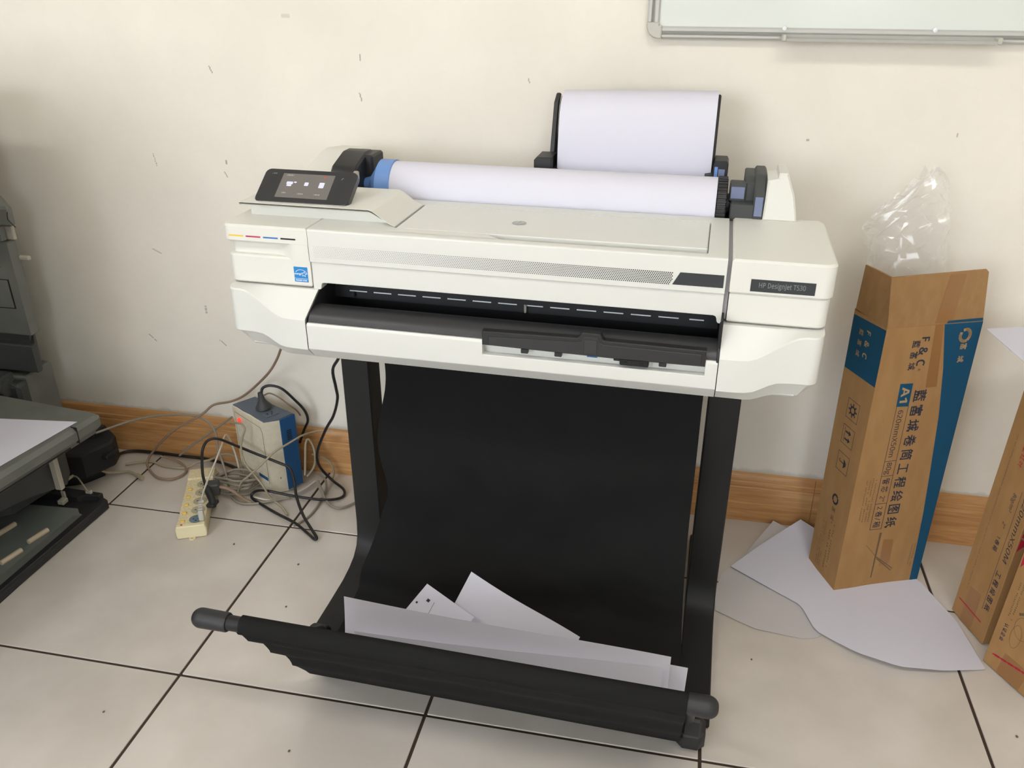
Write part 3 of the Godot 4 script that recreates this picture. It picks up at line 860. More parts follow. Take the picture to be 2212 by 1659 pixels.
	b.box(Vector3(0.218, 0.6795, 0.566), Vector3(0.046, 0.011, 0.012), 0.0015); b.box(Vector3(0.195, 0.683, 0.5655), Vector3(0.02, 0.006, 0.01), 0.001)
	b.box(Vector3(0.205, 0.6785, 0.5726), Vector3(0.005, 0.005, 0.002)); b.box(Vector3(0.23, 0.6785, 0.5726), Vector3(0.005, 0.005, 0.002))
	obj("catch", b, M.dark, lt)
	b = MB.new()
	b.box(Vector3(0.151, 0.6845, 0.5725), Vector3(0.017, 0.0022, 0.001))
	obj("blue_mark", b, M.ups_blue, lt)
	# ---- lower side housings
	obj("lower_housing", housing(-1), M.white, t, 30)
	obj("lower_housing", housing(1), M.white, t, 30)
	# ---- control shelf with the tilted touch panel
	b = MB.new()
	b.ext(V2([-0.484, 0.8499, -0.224, 0.8499, -0.2145, 0.8512, -0.227, 0.858, -0.25, 0.8725, -0.484, 0.8725]), 0.335, 0.464, 0.0, Transform3D.IDENTITY)
	b.ext(V2([-0.494, 0.8725, -0.252, 0.8725, -0.245, 0.8698, -0.2225, 0.857, -0.217, 0.8525, -0.2115, 0.8503, -0.2075, 0.8503, -0.2105, 0.8525, -0.2235, 0.859, -0.243, 0.8735, -0.2515, 0.8768, -0.494, 0.8768]), 0.335, 0.4855, 0.0009)
	obj("control_shelf", b, M.white_warm, t, 45)
	var up := Vector3(0, 0.043, -0.063).normalized()
	var px := Transform3D(Basis(Vector3(1, 0, 0), up, Vector3(1, 0, 0).cross(up)), Vector3(-0.4725, 0.8772, 0.4735))
	b = MB.new()
	b.ext(rounded(0, 0, 0.1765, 0.0775, 0.011), -0.013, 0.0, 0.0012, px)
	var tp := obj("touch_panel", b, M.gloss_black, t)
	b = MB.new()
	b.box(Vector3(0.088, 0.05, -0.02), Vector3(0.12, 0.03, 0.016), 0.003, px)
	b.box(Vector3(-0.385, 0.884, 0.425), Vector3(0.10, 0.018, 0.03), 0.003)
	obj("panel_hinge", b, M.black_soft, t)
	b = MB.new()
	b.box(Vector3(0.0862, 0.039, 0.0002), Vector3(0.0985, 0.0555, 0.0008), 0.0001, px)
	var sc := obj("screen", b, M.screen, tp)
	b = MB.new()
	for q in [[0.0555, 0.0445, 0.012, 0.006], [0.0555, 0.0390, 0.009, 0.004], [0.0655, 0.0465, 0.005, 0.003], [0.0875, 0.0435, 0.0075, 0.008], [0.1165, 0.0425, 0.0095, 0.0125]]:
		b = MB.new()
		b.ext(rounded(q[0] - q[2] / 2, q[1] - q[3] / 2, q[0] + q[2] / 2, q[1] + q[3] / 2, 0.0012, 2), 0.0006, 0.0009, 0.0, px)
		obj("screen_icon", b, M.icon, sc)
	for q in [[0.050, 0.0625, 5], [0.053, 0.0215, 3], [0.083, 0.0205, 4], [0.1145, 0.0205, 4]]:
		b = MB.new()
		for k in q[2]:
			glyphs(b, "工图纸卷"[k % 4], 0.0026, 0.003, 0.0003, px * Transform3D(Basis.IDENTITY, Vector3(q[0] - 0.0065 + k * 0.003, q[1] - 0.0013, 0.0004)))
		obj("screen_caption", b, M.icon_dim, sc)
	b = MB.new()
	disc(b, Vector2(0.1175, 0.0615), 0.0022, px, 0.0008, 12)
	obj("alert_icon", b, M.icon_red, sc)
	b = MB.new()
	glyphs(b, "工图卷", 0.0028, 0.0034, 0.0003, px * Transform3D(Basis.IDENTITY, Vector3(0.0145, 0.064, 0.0001)))
	obj("panel_print", b, M.print_grey, tp)
	b = MB.new()
	stroke(b, [Vector2(0.1495, 0.058), Vector2(0.151, 0.062)], 0.001, px, 0.0003); stroke(b, [Vector2(0.151, 0.062), Vector2(0.1525, 0.0612)], 0.0007, px, 0.0003)
	obj("panel_print", b, M.print_grey, tp)
	# ---- cradle behind the top: dark trough, spindle holders, hubs, white covers
	b = MB.new()
	b.box(Vector3(0.02, 0.80, 0.235), Vector3(0.76, 0.02, 0.12)); b.box(Vector3(0.0, 0.828, 0.1745), Vector3(0.70, 0.07, 0.008))
	obj("roll_cradle", b, M.dark, t)
	b = MB.new()
	b.side(V2([0.18, 0.80, 0.302, 0.80, 0.302, 0.868, 0.298, 0.892, 0.285, 0.905, 0.235, 0.921, 0.205, 0.921, 0.18, 0.905]), -0.405, -0.352, 0.004)
	b.box(Vector3(-0.352, 0.864, 0.215), Vector3(0.03, 0.106, 0.06), 0.004)
	obj("spindle_holder", b, M.black_soft, t)
	b = MB.new()
	b.box(Vector3(-0.3505, 0.889, 0.2965), Vector3(0.011, 0.017, 0.006), 0.002)
	obj("holder_pad", b, M.grey_light, t)
	b = MB.new()
	b.side(V2([0.05, 0.79, 0.30, 0.79, 0.30, 0.862, 0.285, 0.875, 0.16, 0.902, 0.13, 0.905, 0.05, 0.895]), -0.49, -0.408, 0.006)
	obj("spindle_cover", b, M.white_warm, t)
	b = MB.new()
	var hubx := Transform3D(Basis(Vector3(0, 1, 0), Vector3(1, 0, 0), Vector3(0, 0, -1)), Vector3(0, 0.8625, 0.2495))
	b.lathe([Vector2(0.010, -0.36), Vector2(0.016, -0.34), Vector2(0.030, -0.330), Vector2(0.0475, -0.3175), Vector2(0.0495, -0.3165), Vector2(0.0495, -0.288), Vector2(0.046, -0.2875)], 40, hubx)
	obj("spindle_hub", b, M.blue_ring, t).set_meta("label", "blue spindle stop against the paper roll")
	b = MB.new()
	b.lathe([Vector2(0.03, 0.3205), Vector2(0.046, 0.321), Vector2(0.0475, 0.3225), Vector2(0.0475, 0.336), Vector2(0.045, 0.338), Vector2(0.02, 0.339), Vector2(0.018, 0.362)], 40, hubx)
	for k in 40:
		var a := TAU * k / 40
		b.box(Vector3.ZERO, Vector3(0.016, 0.0035, 0.0035), 0.0006, Transform3D(Basis(Vector3(1, 0, 0), -a), Vector3(0.3292, 0.8625 + 0.0475 * cos(a), 0.2495 - 0.0475 * sin(a))))
	obj("spindle_hub", b, M.black_soft, t).set_meta("label", "ridged black end wheel of the roll spindle")
	b = MB.new()
	b.side(V2([0.20, 0.80, 0.291, 0.80, 0.291, 0.873, 0.287, 0.876, 0.20, 0.876]), 0.345, 0.386, 0.002)
	b.side(V2([0.19, 0.80, 0.287, 0.80, 0.293, 0.85, 0.293, 0.893, 0.270, 0.917, 0.255, 0.922, 0.19, 0.922]), 0.383, 0.403, 0.003)
	b.side(V2([0.19, 0.875, 0.268, 0.875, 0.268, 0.907, 0.255, 0.917, 0.19, 0.917]), 0.366, 0.385, 0.002)
	b.box(Vector3(0.3555, 0.891, 0.262), Vector3(0.029, 0.034, 0.02), 0.002)
	obj("spindle_holder", b, M.grey_dark, t)
	b = MB.new()
	b.box(Vector3(0.3555, 0.8895, 0.2728), Vector3(0.0235, 0.021, 0.002), 0.0006)
	obj("holder_window", b, M.bluish, t)
	b = MB.new()
	b.box(Vector3(0.3925, 0.872, 0.2938), Vector3(0.0135, 0.034, 0.002), 0.0006)
	obj("holder_window", b, M.bluish, t)
	b = MB.new()
	b.ext(V2([0.4015, 0.849, 0.4585, 0.849, 0.456, 0.865, 0.4495, 0.895, 0.437, 0.9265, 0.4345, 0.932, 0.4205, 0.932, 0.4195, 0.922, 0.403, 0.9185]), 0.215, 0.297, 0.003)
	obj("spindle_cover", b, M.white_warm, t)
	# ---- sheet feed tray rising behind the roll
	b = MB.new()
	var tx := Transform3D(Basis(Vector3.RIGHT, 0.0), Vector3.ZERO)
	b.side(V2([0.118, 0.80, 0.140, 0.80, 0.138, 0.90, 0.098, 1.008, 0.074, 1.022, 0.068, 1.020, 0.09, 1.0, 0.124, 0.90]), -0.0085, 0.0015, 0.002)
	b.side(V2([0.118, 0.80, 0.140, 0.80, 0.138, 0.90, 0.098, 1.012, 0.074, 1.028, 0.068, 1.026, 0.09, 1.0, 0.124, 0.90]), 0.3005, 0.3105, 0.002)
	b.side(V2([0.118, 0.80, 0.128, 0.80, 0.128, 0.90, 0.084, 1.004, 0.068, 1.016, 0.066, 1.014, 0.08, 0.998, 0.12, 0.90]), 0.001, 0.301, 0.001)
	obj("sheet_tray", b, M.black_soft, t)
	b = MB.new()
	b.ext(V2([-0.0285, 0.80, 0.006, 0.80, 0.006, 0.889, 0.0135, 0.889, 0.0145, 0.8935, 0.006, 0.8955, 0.006, 0.918, -0.0235, 0.918, -0.0285, 0.912]), 0.13, 0.19, 0.0015)
	obj("side_guide", b, M.black_soft, t)
	b = MB.new()
	b.ext(V2([0.336, 0.80, 0.308, 0.80, 0.308, 0.892, 0.296, 0.892, 0.2945, 0.897, 0.308, 0.8995, 0.311, 0.9255, 0.333, 0.9255, 0.336, 0.92]), 0.13, 0.185, 0.0015)
	var gd := obj("side_guide", b, M.black_soft, t)
	b = MB.new()
	b.box(Vector3(0.3145, 0.906, 0.186), Vector3(0.006, 0.018, 0.003), 0.0006)
	obj("guide_lever", b, M.blue_ring, gd)
	b = MB.new()
	b.box(Vector3(0.3245, 0.904, 0.186), Vector3(0.012, 0.014, 0.002), 0.0006)
	obj("guide_window", b, M.bluish, gd)
	make_stand(t)

func make_stand(t: Node3D) -> void:
	var b := MB.new()
	var front := V2([0.275, 0.628, 0.275, 0.03, 0.08, 0.018, 0.08, 0.0, 0.642, 0.0, 0.652, 0.006, 0.652, 0.012, 0.642, 0.017, 0.56, 0.017, 0.49, 0.018, 0.43, 0.020, 0.395, 0.026, 0.367, 0.036, 0.348, 0.052, 0.338, 0.075, 0.335, 0.11, 0.335, 0.628])
	for s in [-1.0, 1.0]:
		b = MB.new()
		var x0: float = -0.402 if s < 0 else 0.3445
		b.side(front, x0, x0 + 0.0605, 0.0025)
		obj("post", b, M.stand, t, 30).set_meta("label", "black upright post with flat foot")
		b = MB.new()
		var fz := 0.62 if s < 0 else 0.685
		if s > 0: b.box(Vector3(0.372 * s, 0.0265, fz), Vector3(0.05, 0.052, 0.055), 0.012)
		b.lathe([Vector2(0.004, -0.018), Vector2(0.024, -0.018), Vector2(0.027, -0.014), Vector2(0.027, 0.014), Vector2(0.024, 0.018), Vector2(0.004, 0.018)], 24, Transform3D(Basis(Vector3(0, 1, 0), Vector3(1, 0, 0), Vector3(0, 0, -1)), Vector3(0.372 * s, 0.0271, fz)))
		obj("foot_end", b, M.black_soft, t)
		b = MB.new()
		b.tube([Vector3(0.365 * s, 0.05, fz), Vector3(0.362 * s, 0.17, 0.78), Vector3(0.358 * s, 0.302, 0.893)], 0.0095, 10, 4)
		b.box(Vector3(0.372 * s, 0.064 if s > 0 else 0.03, fz + 0.012), Vector3(0.032, 0.04, 0.034), 0.004)
		obj("bin_arm", b, M.black_soft, t)
	# front rod with rounded end knobs
	var rx := Transform3D(Basis(Vector3(0, 1, 0), Vector3(1, 0, 0), Vector3(0, 0, -1)), Vector3(0, 0.3115, 0.90))
	b = MB.new()
	b.lathe([Vector2(0.003, -0.37), Vector2(0.0125, -0.37), Vector2(0.0125, 0.365), Vector2(0.003, 0.365)], 20, rx)
	obj("rod", b, M.stand, t)
	for k in [[-0.4285, -0.366], [0.3945, 0.351]]:
		b = MB.new()
		var pr := []
		var d: float = sign(k[0] - k[1])
		pr.append(Vector2(0.004, k[1])); pr.append(Vector2(0.0145, k[1])); pr.append(Vector2(0.0158, k[1] + d * 0.002)); pr.append(Vector2(0.0165, k[0] - d * 0.016))
		for i in 6:
			var a := deg_to_rad(90.0 * (i + 1) / 6)
			pr.append(Vector2(max(0.0005, 0.0165 - 0.013 + 0.013 * cos(a)), k[0] - d * 0.016 + d * 0.016 * sin(a)))
		if d < 0: pr.reverse()
		b.lathe(pr, 20, rx)
		obj("rod_knob", b, M.black_soft, t)
	# the hanging fabric: down from the printer, along the floor, up and over the rod
	var path := [Vector2(0.625, 0.372), Vector2(0.52, 0.374), Vector2(0.40, 0.382), Vector2(0.28, 0.398), Vector2(0.18, 0.418), Vector2(0.10, 0.446), Vector2(0.05, 0.484), Vector2(0.028, 0.54), Vector2(0.024, 0.61), Vector2(0.022, 0.68), Vector2(0.026, 0.712), Vector2(0.06, 0.738), Vector2(0.12, 0.782), Vector2(0.19, 0.828), Vector2(0.26, 0.876), Vector2(0.2945, 0.9065), Vector2(0.3055, 0.9135), Vector2(0.318, 0.9125), Vector2(0.3265, 0.903), Vector2(0.325, 0.892), Vector2(0.314, 0.886)]
	var rows := []
	var rng := FastNoiseLite.new()
	rng.seed = 4; rng.frequency = 1.0
	var fine := []
	for i in range(path.size() - 1):
		for k in 8: fine.append(path[i].cubic_interpolate(path[i + 1], path[max(i - 1, 0)], path[min(i + 2, path.size() - 1)], k / 8.0))
	fine.append(path[-1])
	for i in fine.size():
		var f := float(i) / fine.size()
		var back := smooth((0.34 - f) / 0.06)
		var frontf := smooth((f - 0.56) / 0.06) * smooth((0.80 - f) / 0.05)
		var xl := lerpf(-0.297, -0.343, smooth((f - 0.14) / 0.16)) + smooth((0.2 - f) / 0.05) * 0.013 * sin(f * 50.0 - 0.6) + frontf * 0.009 * sin(f * 95.0 + 1.0)
		var xr := lerpf(0.334, 0.352, smooth((f - 0.15) / 0.3))
		var row := []
		for j in 33:
			var a := j / 32.0
			var w := back * 0.010 * sin(f * 55.0 + a * 2.2 + rng.get_noise_2d(a * 3, f * 4) * 2.0) + frontf * (0.005 * sin(f * 92.0 - a * 1.2 + 0.6) * (1.1 - a * 0.75)) + rng.get_noise_2d(a * 6, f * 14) * 0.003 * (back + frontf)
			var d: Vector2 = (fine[min(i + 1, fine.size() - 1)] - fine[max(i - 1, 0)]).normalized()
			row.append(Vector3(lerpf(xl, xr, a), fine[i].x + d.y * w, fine[i].y - d.x * w))
		rows.append(row)
	b = MB.new()
	b.grid(rows, 0.0012)
	obj("bin_fabric", b, M.fabric, t, 60)

# ---------------------------------------------------------------- grey machine at the left edge of the picture
func wobj(called: String, b: MB, m: Material, root: Node3D, crease := 38.0) -> MeshInstance3D:    # a part given in world coordinates
	var o := obj(called, b, m, root, crease)
	o.transform = root.transform.affine_inverse()
	return o
func make_left_machine() -> void:
	var t := thing("office_copier", "partly dismantled grey office machine with an opened tray at the left edge", "copier", Transform3D(Basis.IDENTITY, Vector3(-0.4, 0, 0.35)))
	var b := MB.new()
	b.plan(V2([-0.92, 0.09, -0.245, 0.09, -0.162, 0.168, -0.160, 0.199, -0.92, 0.199]), 0.427, 0.664, 0.003)
	b.plan(V2([-0.92, 0.09, -0.25, 0.09, -0.172, 0.18, -0.172, 0.198, -0.92, 0.198]), 0.664, 0.702, 0.003)
	b.plan(V2([-0.92, 0.09, -0.24, 0.09, -0.137, 0.182, -0.137, 0.199, -0.92, 0.199]), 0.702, 0.750, 0.006)
	b.box(Vector3(-0.50, 0.89, 0.27), Vector3(0.68, 0.29, 0.14), 0.012)
	wobj("upright_housing", b, M.grey_machine, t)
	b = MB.new()
	b.box(Vector3(-0.217, 0.535, 0.1988), Vector3(0.07, 0.075, 0.002))
	wobj("access_seam", b, M.dark, t)
	b = MB.new()
	b.box(Vector3(-0.2, 0.607, 0.1985), Vector3(0.011, 0.011, 0.003), 0.003)
	wobj("screw_hole", b, M.dark, t)
	b = MB.new()
	b.box(Vector3(-0.2185, 0.5352, 0.1998), Vector3(0.066, 0.0705, 0.002), 0.0006)
	wobj("access_panel", b, M.grey_machine, t)
	b = MB.new()
	b.box(Vector3(-0.175, 0.682, 0.17), Vector3(0.035, 0.036, 0.01), 0.002)
	wobj("mounting_tab", b, M.grey_light, t)
	b = MB.new()
	b.box(Vector3(-0.155, 0.618, 0.165), Vector3(0.034, 0.01, 0.012), 0.002)
	wobj("mounting_tab", b, M.grey_light, t)
	b = MB.new()
	b.tube(P3([[-0.142, 0.742, 0.19], [-0.136, 0.735, 0.2], [-0.138, 0.722, 0.2], [-0.130, 0.712, 0.2], [-0.123, 0.704, 0.2]]), 0.0013, 6, 4)
	wobj("hook_spring", b, M.cable_black, t)
	b = MB.new()
	b.plan(V2([-0.92, 0.09, -0.25, 0.09, -0.166, 0.185, -0.168, 0.2, -0.92, 0.2]), 0.326, 0.40, 0.003)
	b.plan(V2([-0.92, 0.09, -0.25, 0.09, -0.185, 0.18, -0.92, 0.18]), 0.395, 0.43)
	wobj("hinge_block", b, M.grey_dark, t)
	b = MB.new()
	b.plan(V2([-0.92, 0.1, -0.215, 0.1, -0.212, 0.13, -0.210, 0.2, -0.92, 0.27]), 0.10, 0.312, 0.004)
	wobj("base_block", b, M.grey_machine, t)
	b = MB.new()
	b.lathe([Vector2(0.002, -0.05), Vector2(0.022, -0.05), Vector2(0.022, 0.03), Vector2(0.002, 0.03)], 18, Transform3D(Basis(Vector3(0, 1, 0), Vector3(1, 0, 0), Vector3(0, 0, -1)), Vector3(-0.255, 0.30, 0.245)))
	b.box(Vector3(-0.262, 0.315, 0.235), Vector3(0.06, 0.03, 0.05), 0.004)
	wobj("hinge_barrel", b, M.grey_dark, t)
	b = MB.new()
	b.box(Vector3(-0.222, 0.272, 0.222), Vector3(0.044, 0.07, 0.04), 0.008)
	b.tube(P3([[-0.245, 0.30, 0.245], [-0.23, 0.312, 0.24], [-0.21, 0.303, 0.24], [-0.195, 0.294, 0.235]]), 0.0016, 6, 4)
	wobj("latch", b, M.grey_dark, t)
	# upper tray, its rim rounded, turned a little
	var tr := Transform3D(Basis(Vector3.UP, deg_to_rad(-7.0)), Vector3(0.084, 0, 0.312))
	b = MB.new()
	b.ext(rounded(-0.75, 0.0, 0.0, 0.40, 0.02), 0.262, 0.300, 0.009, tr * Transform3D(Basis(Vector3(1, 0, 0), Vector3(0, 0, 1), Vector3(0, 1, 0)), Vector3.ZERO))
	b.box(Vector3(-0.37, 0.255, 0.20), Vector3(0.70, 0.02, 0.38), 0.004, tr)
	wobj("upper_tray", b, M.grey_machine, t)
	b = MB.new()
	b.box(Vector3(-0.47, 0.56, 1.05), Vector3(0.90, 1.12, 0.62), 0.02)
	wobj("main_body", b, M.grey_machine, t)
	b = MB.new()
	b.box(Vector3(-0.006, 0.282, 0.083), Vector3(0.016, 0.041, 0.0012), 0.0, tr)
	wobj("tray_joint", b, M.dark, t)
	b = MB.new()
	b.box(Vector3(0.0008, 0.264, 0.24), Vector3(0.002, 0.003, 0.26), 0.0, tr)
	wobj("tray_joint", b, M.dark, t)
	b = MB.new()
	b.plan(V2([-0.92, 0.30, -0.06, 0.30, -0.03, 0.35, -0.08, 0.42, -0.20, 0.72, -0.92, 0.72]), 0.105, 0.25, 0.004)
	b.plan(V2([-0.92, 0.24, -0.15, 0.24, -0.12, 0.31, -0.14, 0.42, -0.27, 0.52, -0.92, 0.6]), 0.05, 0.25, 0.004)
	wobj("lower_body", b, M.grey_dark, t)
	for q in [[-0.055, 0.33], [-0.025, 0.38]]:
		b = MB.new()
		b.box(Vector3(q[0], 0.19, q[1]), Vector3(0.018, 0.15, 0.014), 0.002)
		wobj("bracket", b, M.grey_light, t)
	b = MB.new()
	b.plan(V2([-0.26, 0.09, -0.12, 0.072, -0.055, 0.12, -0.04, 0.16, -0.075, 0.235, -0.22, 0.27]), 0.045, 0.118, 0.006)
	b.box(Vector3(-0.115, 0.125, 0.13), Vector3(0.05, 0.03, 0.05), 0.006); b.box(Vector3(-0.06, 0.085, 0.165), Vector3(0.045, 0.014, 0.05), 0.004)
	b.lathe([Vector2(0.002, 0), Vector2(0.013, 0), Vector2(0.013, 0.012), Vector2(0.002, 0.012)], 14, Transform3D(Basis(Vector3.RIGHT, PI / 2), Vector3(-0.12, 0.09, 0.252)))
	b.plan(V2([-0.24, 0.1, -0.13, 0.09, -0.09, 0.15, -0.12, 0.2, -0.22, 0.25]), 0.0, 0.05, 0.003)
	wobj("drive_unit", b, M.dark, t)
	# opened lower tray lying on the floor: dark rim, grey plate, pale rollers
	b = MB.new()
	b.plan(V2([-0.30, 0.262, -0.155, 0.262, -0.148, 0.266, 0.0, 0.2705, 0.014, 0.285, 0.002, 0.72, -0.006, 0.95, -0.5, 0.95, -0.5, 0.40]), 0.0, 0.018, 0.002)
	b.plan(V2([-0.006, 0.275, 0.014, 0.285, -0.006, 0.95, -0.016, 0.95]), 0.010, 0.026, 0.001)
	b.plan(V2([-0.23, 0.262, -0.01, 0.268, -0.01, 0.285, -0.05, 0.29, -0.06, 0.30, -0.21, 0.295]), 0.016, 0.034, 0.002)
	wobj("lower_tray", b, M.black_soft, t)
	b = MB.new()
	b.plan(V2([-0.5, 0.34, -0.2, 0.338, -0.04, 0.328, -0.024, 0.345, -0.005, 0.352, -0.014, 0.95, -0.5, 0.95]), 0.0185, 0.0215, 0.0008)
	wobj("tray_plate", b, M.grey_plate, t)
	b = MB.new()
	b.plan(V2([-0.030, 0.36, -0.007, 0.354, -0.016, 0.95, -0.05, 0.95]), 0.0216, 0.0228, 0.0004)
	wobj("plate_strip", b, M.grey_machine, t)
	for q in [[-0.053, 0.455], [-0.059, 0.537], [-0.147, 0.449]]:
		b = MB.new()
		b.lathe([Vector2(0.002, -0.028), Vector2(0.006, -0.027), Vector2(0.0065, -0.024), Vector2(0.0065, 0.024), Vector2(0.006, 0.027), Vector2(0.002, 0.028)], 14, Transform3D(Basis(Vector3(0, 1, 0), Vector3(-0.2, 0, 0.98).normalized(), Vector3(0.98, 0, 0.2).normalized()), Vector3(q[0], 0.0262, q[1])))
		wobj("roller", b, M.roller, t)
	b = MB.new()
	b.box(Vector3(-0.092, 0.04, 0.306), Vector3(0.012, 0.024, 0.006), 0.002); b.box(Vector3(-0.088, 0.03, 0.318), Vector3(0.018, 0.012, 0.02), 0.002)
	wobj("white_clip", b, M.grey_light, t)
	b = MB.new()
	b.box(Vector3(-0.042, 0.035, 0.276), Vector3(0.018, 0.014, 0.008), 0.002)
	wobj("white_clip", b, M.grey_light, t)
	# its paper
	b = MB.new()
	var A := Vector3(0.058, 0.302, 0.368)
	var ex := Vector3(-0.99, 0, 0.12) * 0.42
	var ez := Vector3(-0.16, 0, 0.99) * 0.30
	b.grid([[A + ez + ex, A + ez], [A + ex, A]], 0.0008)
	tag(obj("paper_sheet", b, M.paper), "blank white sheet on the tray of the grey machine at the left edge", "paper")

# ---------------------------------------------------------------- cardboard boxes
func box_frame(at: Vector3, u: Vector3, v: Vector3, w: float, d: float) -> Transform3D:   # at: the printed face's lower left corner
	u = u.normalized()
	var n := u.cross(v).normalized()
	v = n.cross(u).normalized()
	return Transform3D(Basis(u, v, n), at + u * w * 0.5 - n * d * 0.5)
func down(u: float, v: float, w: float, d: float) -> Transform3D:         # lettering that runs down the printed face
	return Transform3D(Basis(Vector3(0, -1, 0), Vector3(1, 0, 0), Vector3(0, 0, 1)), Vector3(u - w * 0.5, v, d * 0.5))
func make_box_a() -> void:
	var w := 0.2054
	var d := 0.1124
	var h := 0.625
	var t := thing("cardboard_box", "tall open cardboard box with blue corners and flaps up, right of the printer", "box", box_frame(Vector3(1.788, 0.003, 0.249), Vector3(0.925, 0, -0.38), Vector3(-0.0193, 1, 0), w, d))
	var e := 0.004
	var b := MB.new()
	b.box(Vector3(0, h * 0.5, d * 0.5 - e * 0.5), Vector3(w, h, e)); b.box(Vector3(0, h * 0.5, -d * 0.5 + e * 0.5), Vector3(w, h, e))
	b.box(Vector3(-w * 0.5 + e * 0.5, h * 0.5, 0), Vector3(e, h, d - 2 * e)); b.box(Vector3(w * 0.5 - e * 0.5, h * 0.5, 0), Vector3(e, h, d - 2 * e))
	b.box(Vector3(0, e * 0.5, 0), Vector3(w - 2 * e, e, d - 2 * e))
	obj("carton", b, M.card, t)
	# flaps folded up; front and left show
	b = MB.new()
	b.ext(V2([-w * 0.5 + 0.001, h, w * 0.5, h, w * 0.5 - 0.012, h + 0.1, w * 0.5 - 0.018, h + 0.1055, -w * 0.5 - 0.010, h + 0.1015]), -e, 0, 0.0004, Transform3D(Basis(Vector3.RIGHT, -0.03), Vector3(0, h, d * 0.5)) * Transform3D(Basis.IDENTITY, Vector3(0, -h, 0)))
	var fl := obj("flap", b, M.card_in, t)
	b = MB.new()
	flat(b, V2([-0.002, h + 0.004, 0.034, h + 0.004, 0.044, h + 0.10, 0.010, h + 0.10]), Transform3D(Basis(Vector3.RIGHT, -0.03), Vector3(0, h, d * 0.5)) * Transform3D(Basis.IDENTITY, Vector3(0, -h, 0.0002)))
	obj("packing_tape", b, M.tape, fl)
	b = MB.new()
	b.ext(V2([-d * 0.5 + 0.002, h - 0.003, d * 0.5, h, d * 0.5 - 0.02, h + 0.0965, 0.0, h + 0.096, -d * 0.5 + 0.008, h + 0.094]), 0, e, 0.0004, Transform3D(Basis(Vector3(0, 0, 1), Vector3(0, 1, 0), Vector3(-1, 0, 0)), Vector3(-w * 0.5 + e, 0, 0)) * Transform3D(Basis.IDENTITY, Vector3.ZERO))
	obj("flap", b, M.card_in, t)
	b = MB.new()
	b.box(Vector3(w * 0.5 - 0.004, h + 0.03, -0.005), Vector3(0.004, 0.06, d * 0.8))
	obj("flap", b, M.card_in, t)
	var F := Transform3D(Basis.IDENTITY, Vector3(-w * 0.5, 0, d * 0.5))
	var L := Transform3D(Basis(Vector3(0, 0, 1), Vector3(0, 1, 0), Vector3(-1, 0, 0)), Vector3(-w * 0.5, 0, -d * 0.5))
	# printed blue areas
	b = MB.new()
	flat(b, V2([0.122, h, w, h, w, 0.0005, 0.186, 0.0005, 0.1835, 0.08, 0.179, 0.18, 0.171, 0.28, 0.158, 0.424, 0.142, 0.53]), F)
	flat(b, V2([0.0545, 0.5035, 0.0825, 0.5025, 0.0835, 0.451, 0.056, 0.4525]), F)
	flat(b, V2([0.001, 0.6135, 0.1115, 0.6205, 0.1115, 0.5, 0.001, 0.4965]), L)
	flat(b, V2([0.126, h + 0.002, w * 0.995, h + 0.002, w * 0.985, h + 0.008, 0.128, h + 0.007]), F * Transform3D(Basis.IDENTITY, Vector3(0, 0, 0.0004)))
	obj("blue_print", b, M.ink_blue, t)
	# black lettering running down the front
	b = MB.new()
	text3(b, "F", 0.0165, 0, down(0.0885, 0.6015, w, d), true)
	text3(b, "&", 0.018, 0, down(0.0885, 0.580, w, d), true)
	text3(b, "C", 0.018, 0, down(0.0885, 0.5535, w, d), true)
	text3(b, "®", 0.0055, 0, down(0.0885, 0.5345, w, d))
	glyphs(b, "藍富城", 0.0155, 0.0235, 0.0017, down(0.0625, 0.5955, w, d))
	glyphs(b, "藍富城", 0.0262, 0.0338, 0.0029, down(0.091, 0.4865, w, d))
	glyphs(b, "卷筒工程绘图纸", 0.0262, 0.0336, 0.0029, down(0.091, 0.3835, w, d))
	text3(b, "620mmX50m", 0.0112, 0.109, down(0.0688, 0.4435, w, d))
	text3(b, "80g", 0.0112, 0.029, down(0.068, 0.3215, w, d))
	glyphs(b, "管芯", 0.0155, 0.0195, 0.0016, down(0.063, 0.2835, w, d))
	text3(b, "2\"", 0.0112, 0.014, down(0.0705, 0.2395, w, d))
	text3(b, "2", 0.0112, 0, down(0.0703, 0.2125, w, d))
	glyphs(b, "卷", 0.0155, 0.02, 0.0016, down(0.0625, 0.201, w, d))
	text3(b, "/", 0.0125, 0, down(0.0703, 0.1835, w, d))
	glyphs(b, "箱", 0.0155, 0.02, 0.0016, down(0.063, 0.1745, w, d))
	for q in [[0.0572, 0.452, 0.0572, 0.1545], [0.0832, 0.452, 0.0842, 0.1535], [0.0572, 0.1545, 0.0842, 0.1535], [0.0572, 0.325, 0.0832, 0.325], [0.0572, 0.289, 0.0834, 0.289], [0.0578, 0.22, 0.0836, 0.22]]:
		stroke(b, [Vector2(q[0], q[1]), Vector2(q[2], q[3])], 0.0011, F)
	# handling marks on the left side: sun, this way up, umbrella
	obj("black_print", b, M.ink, t)
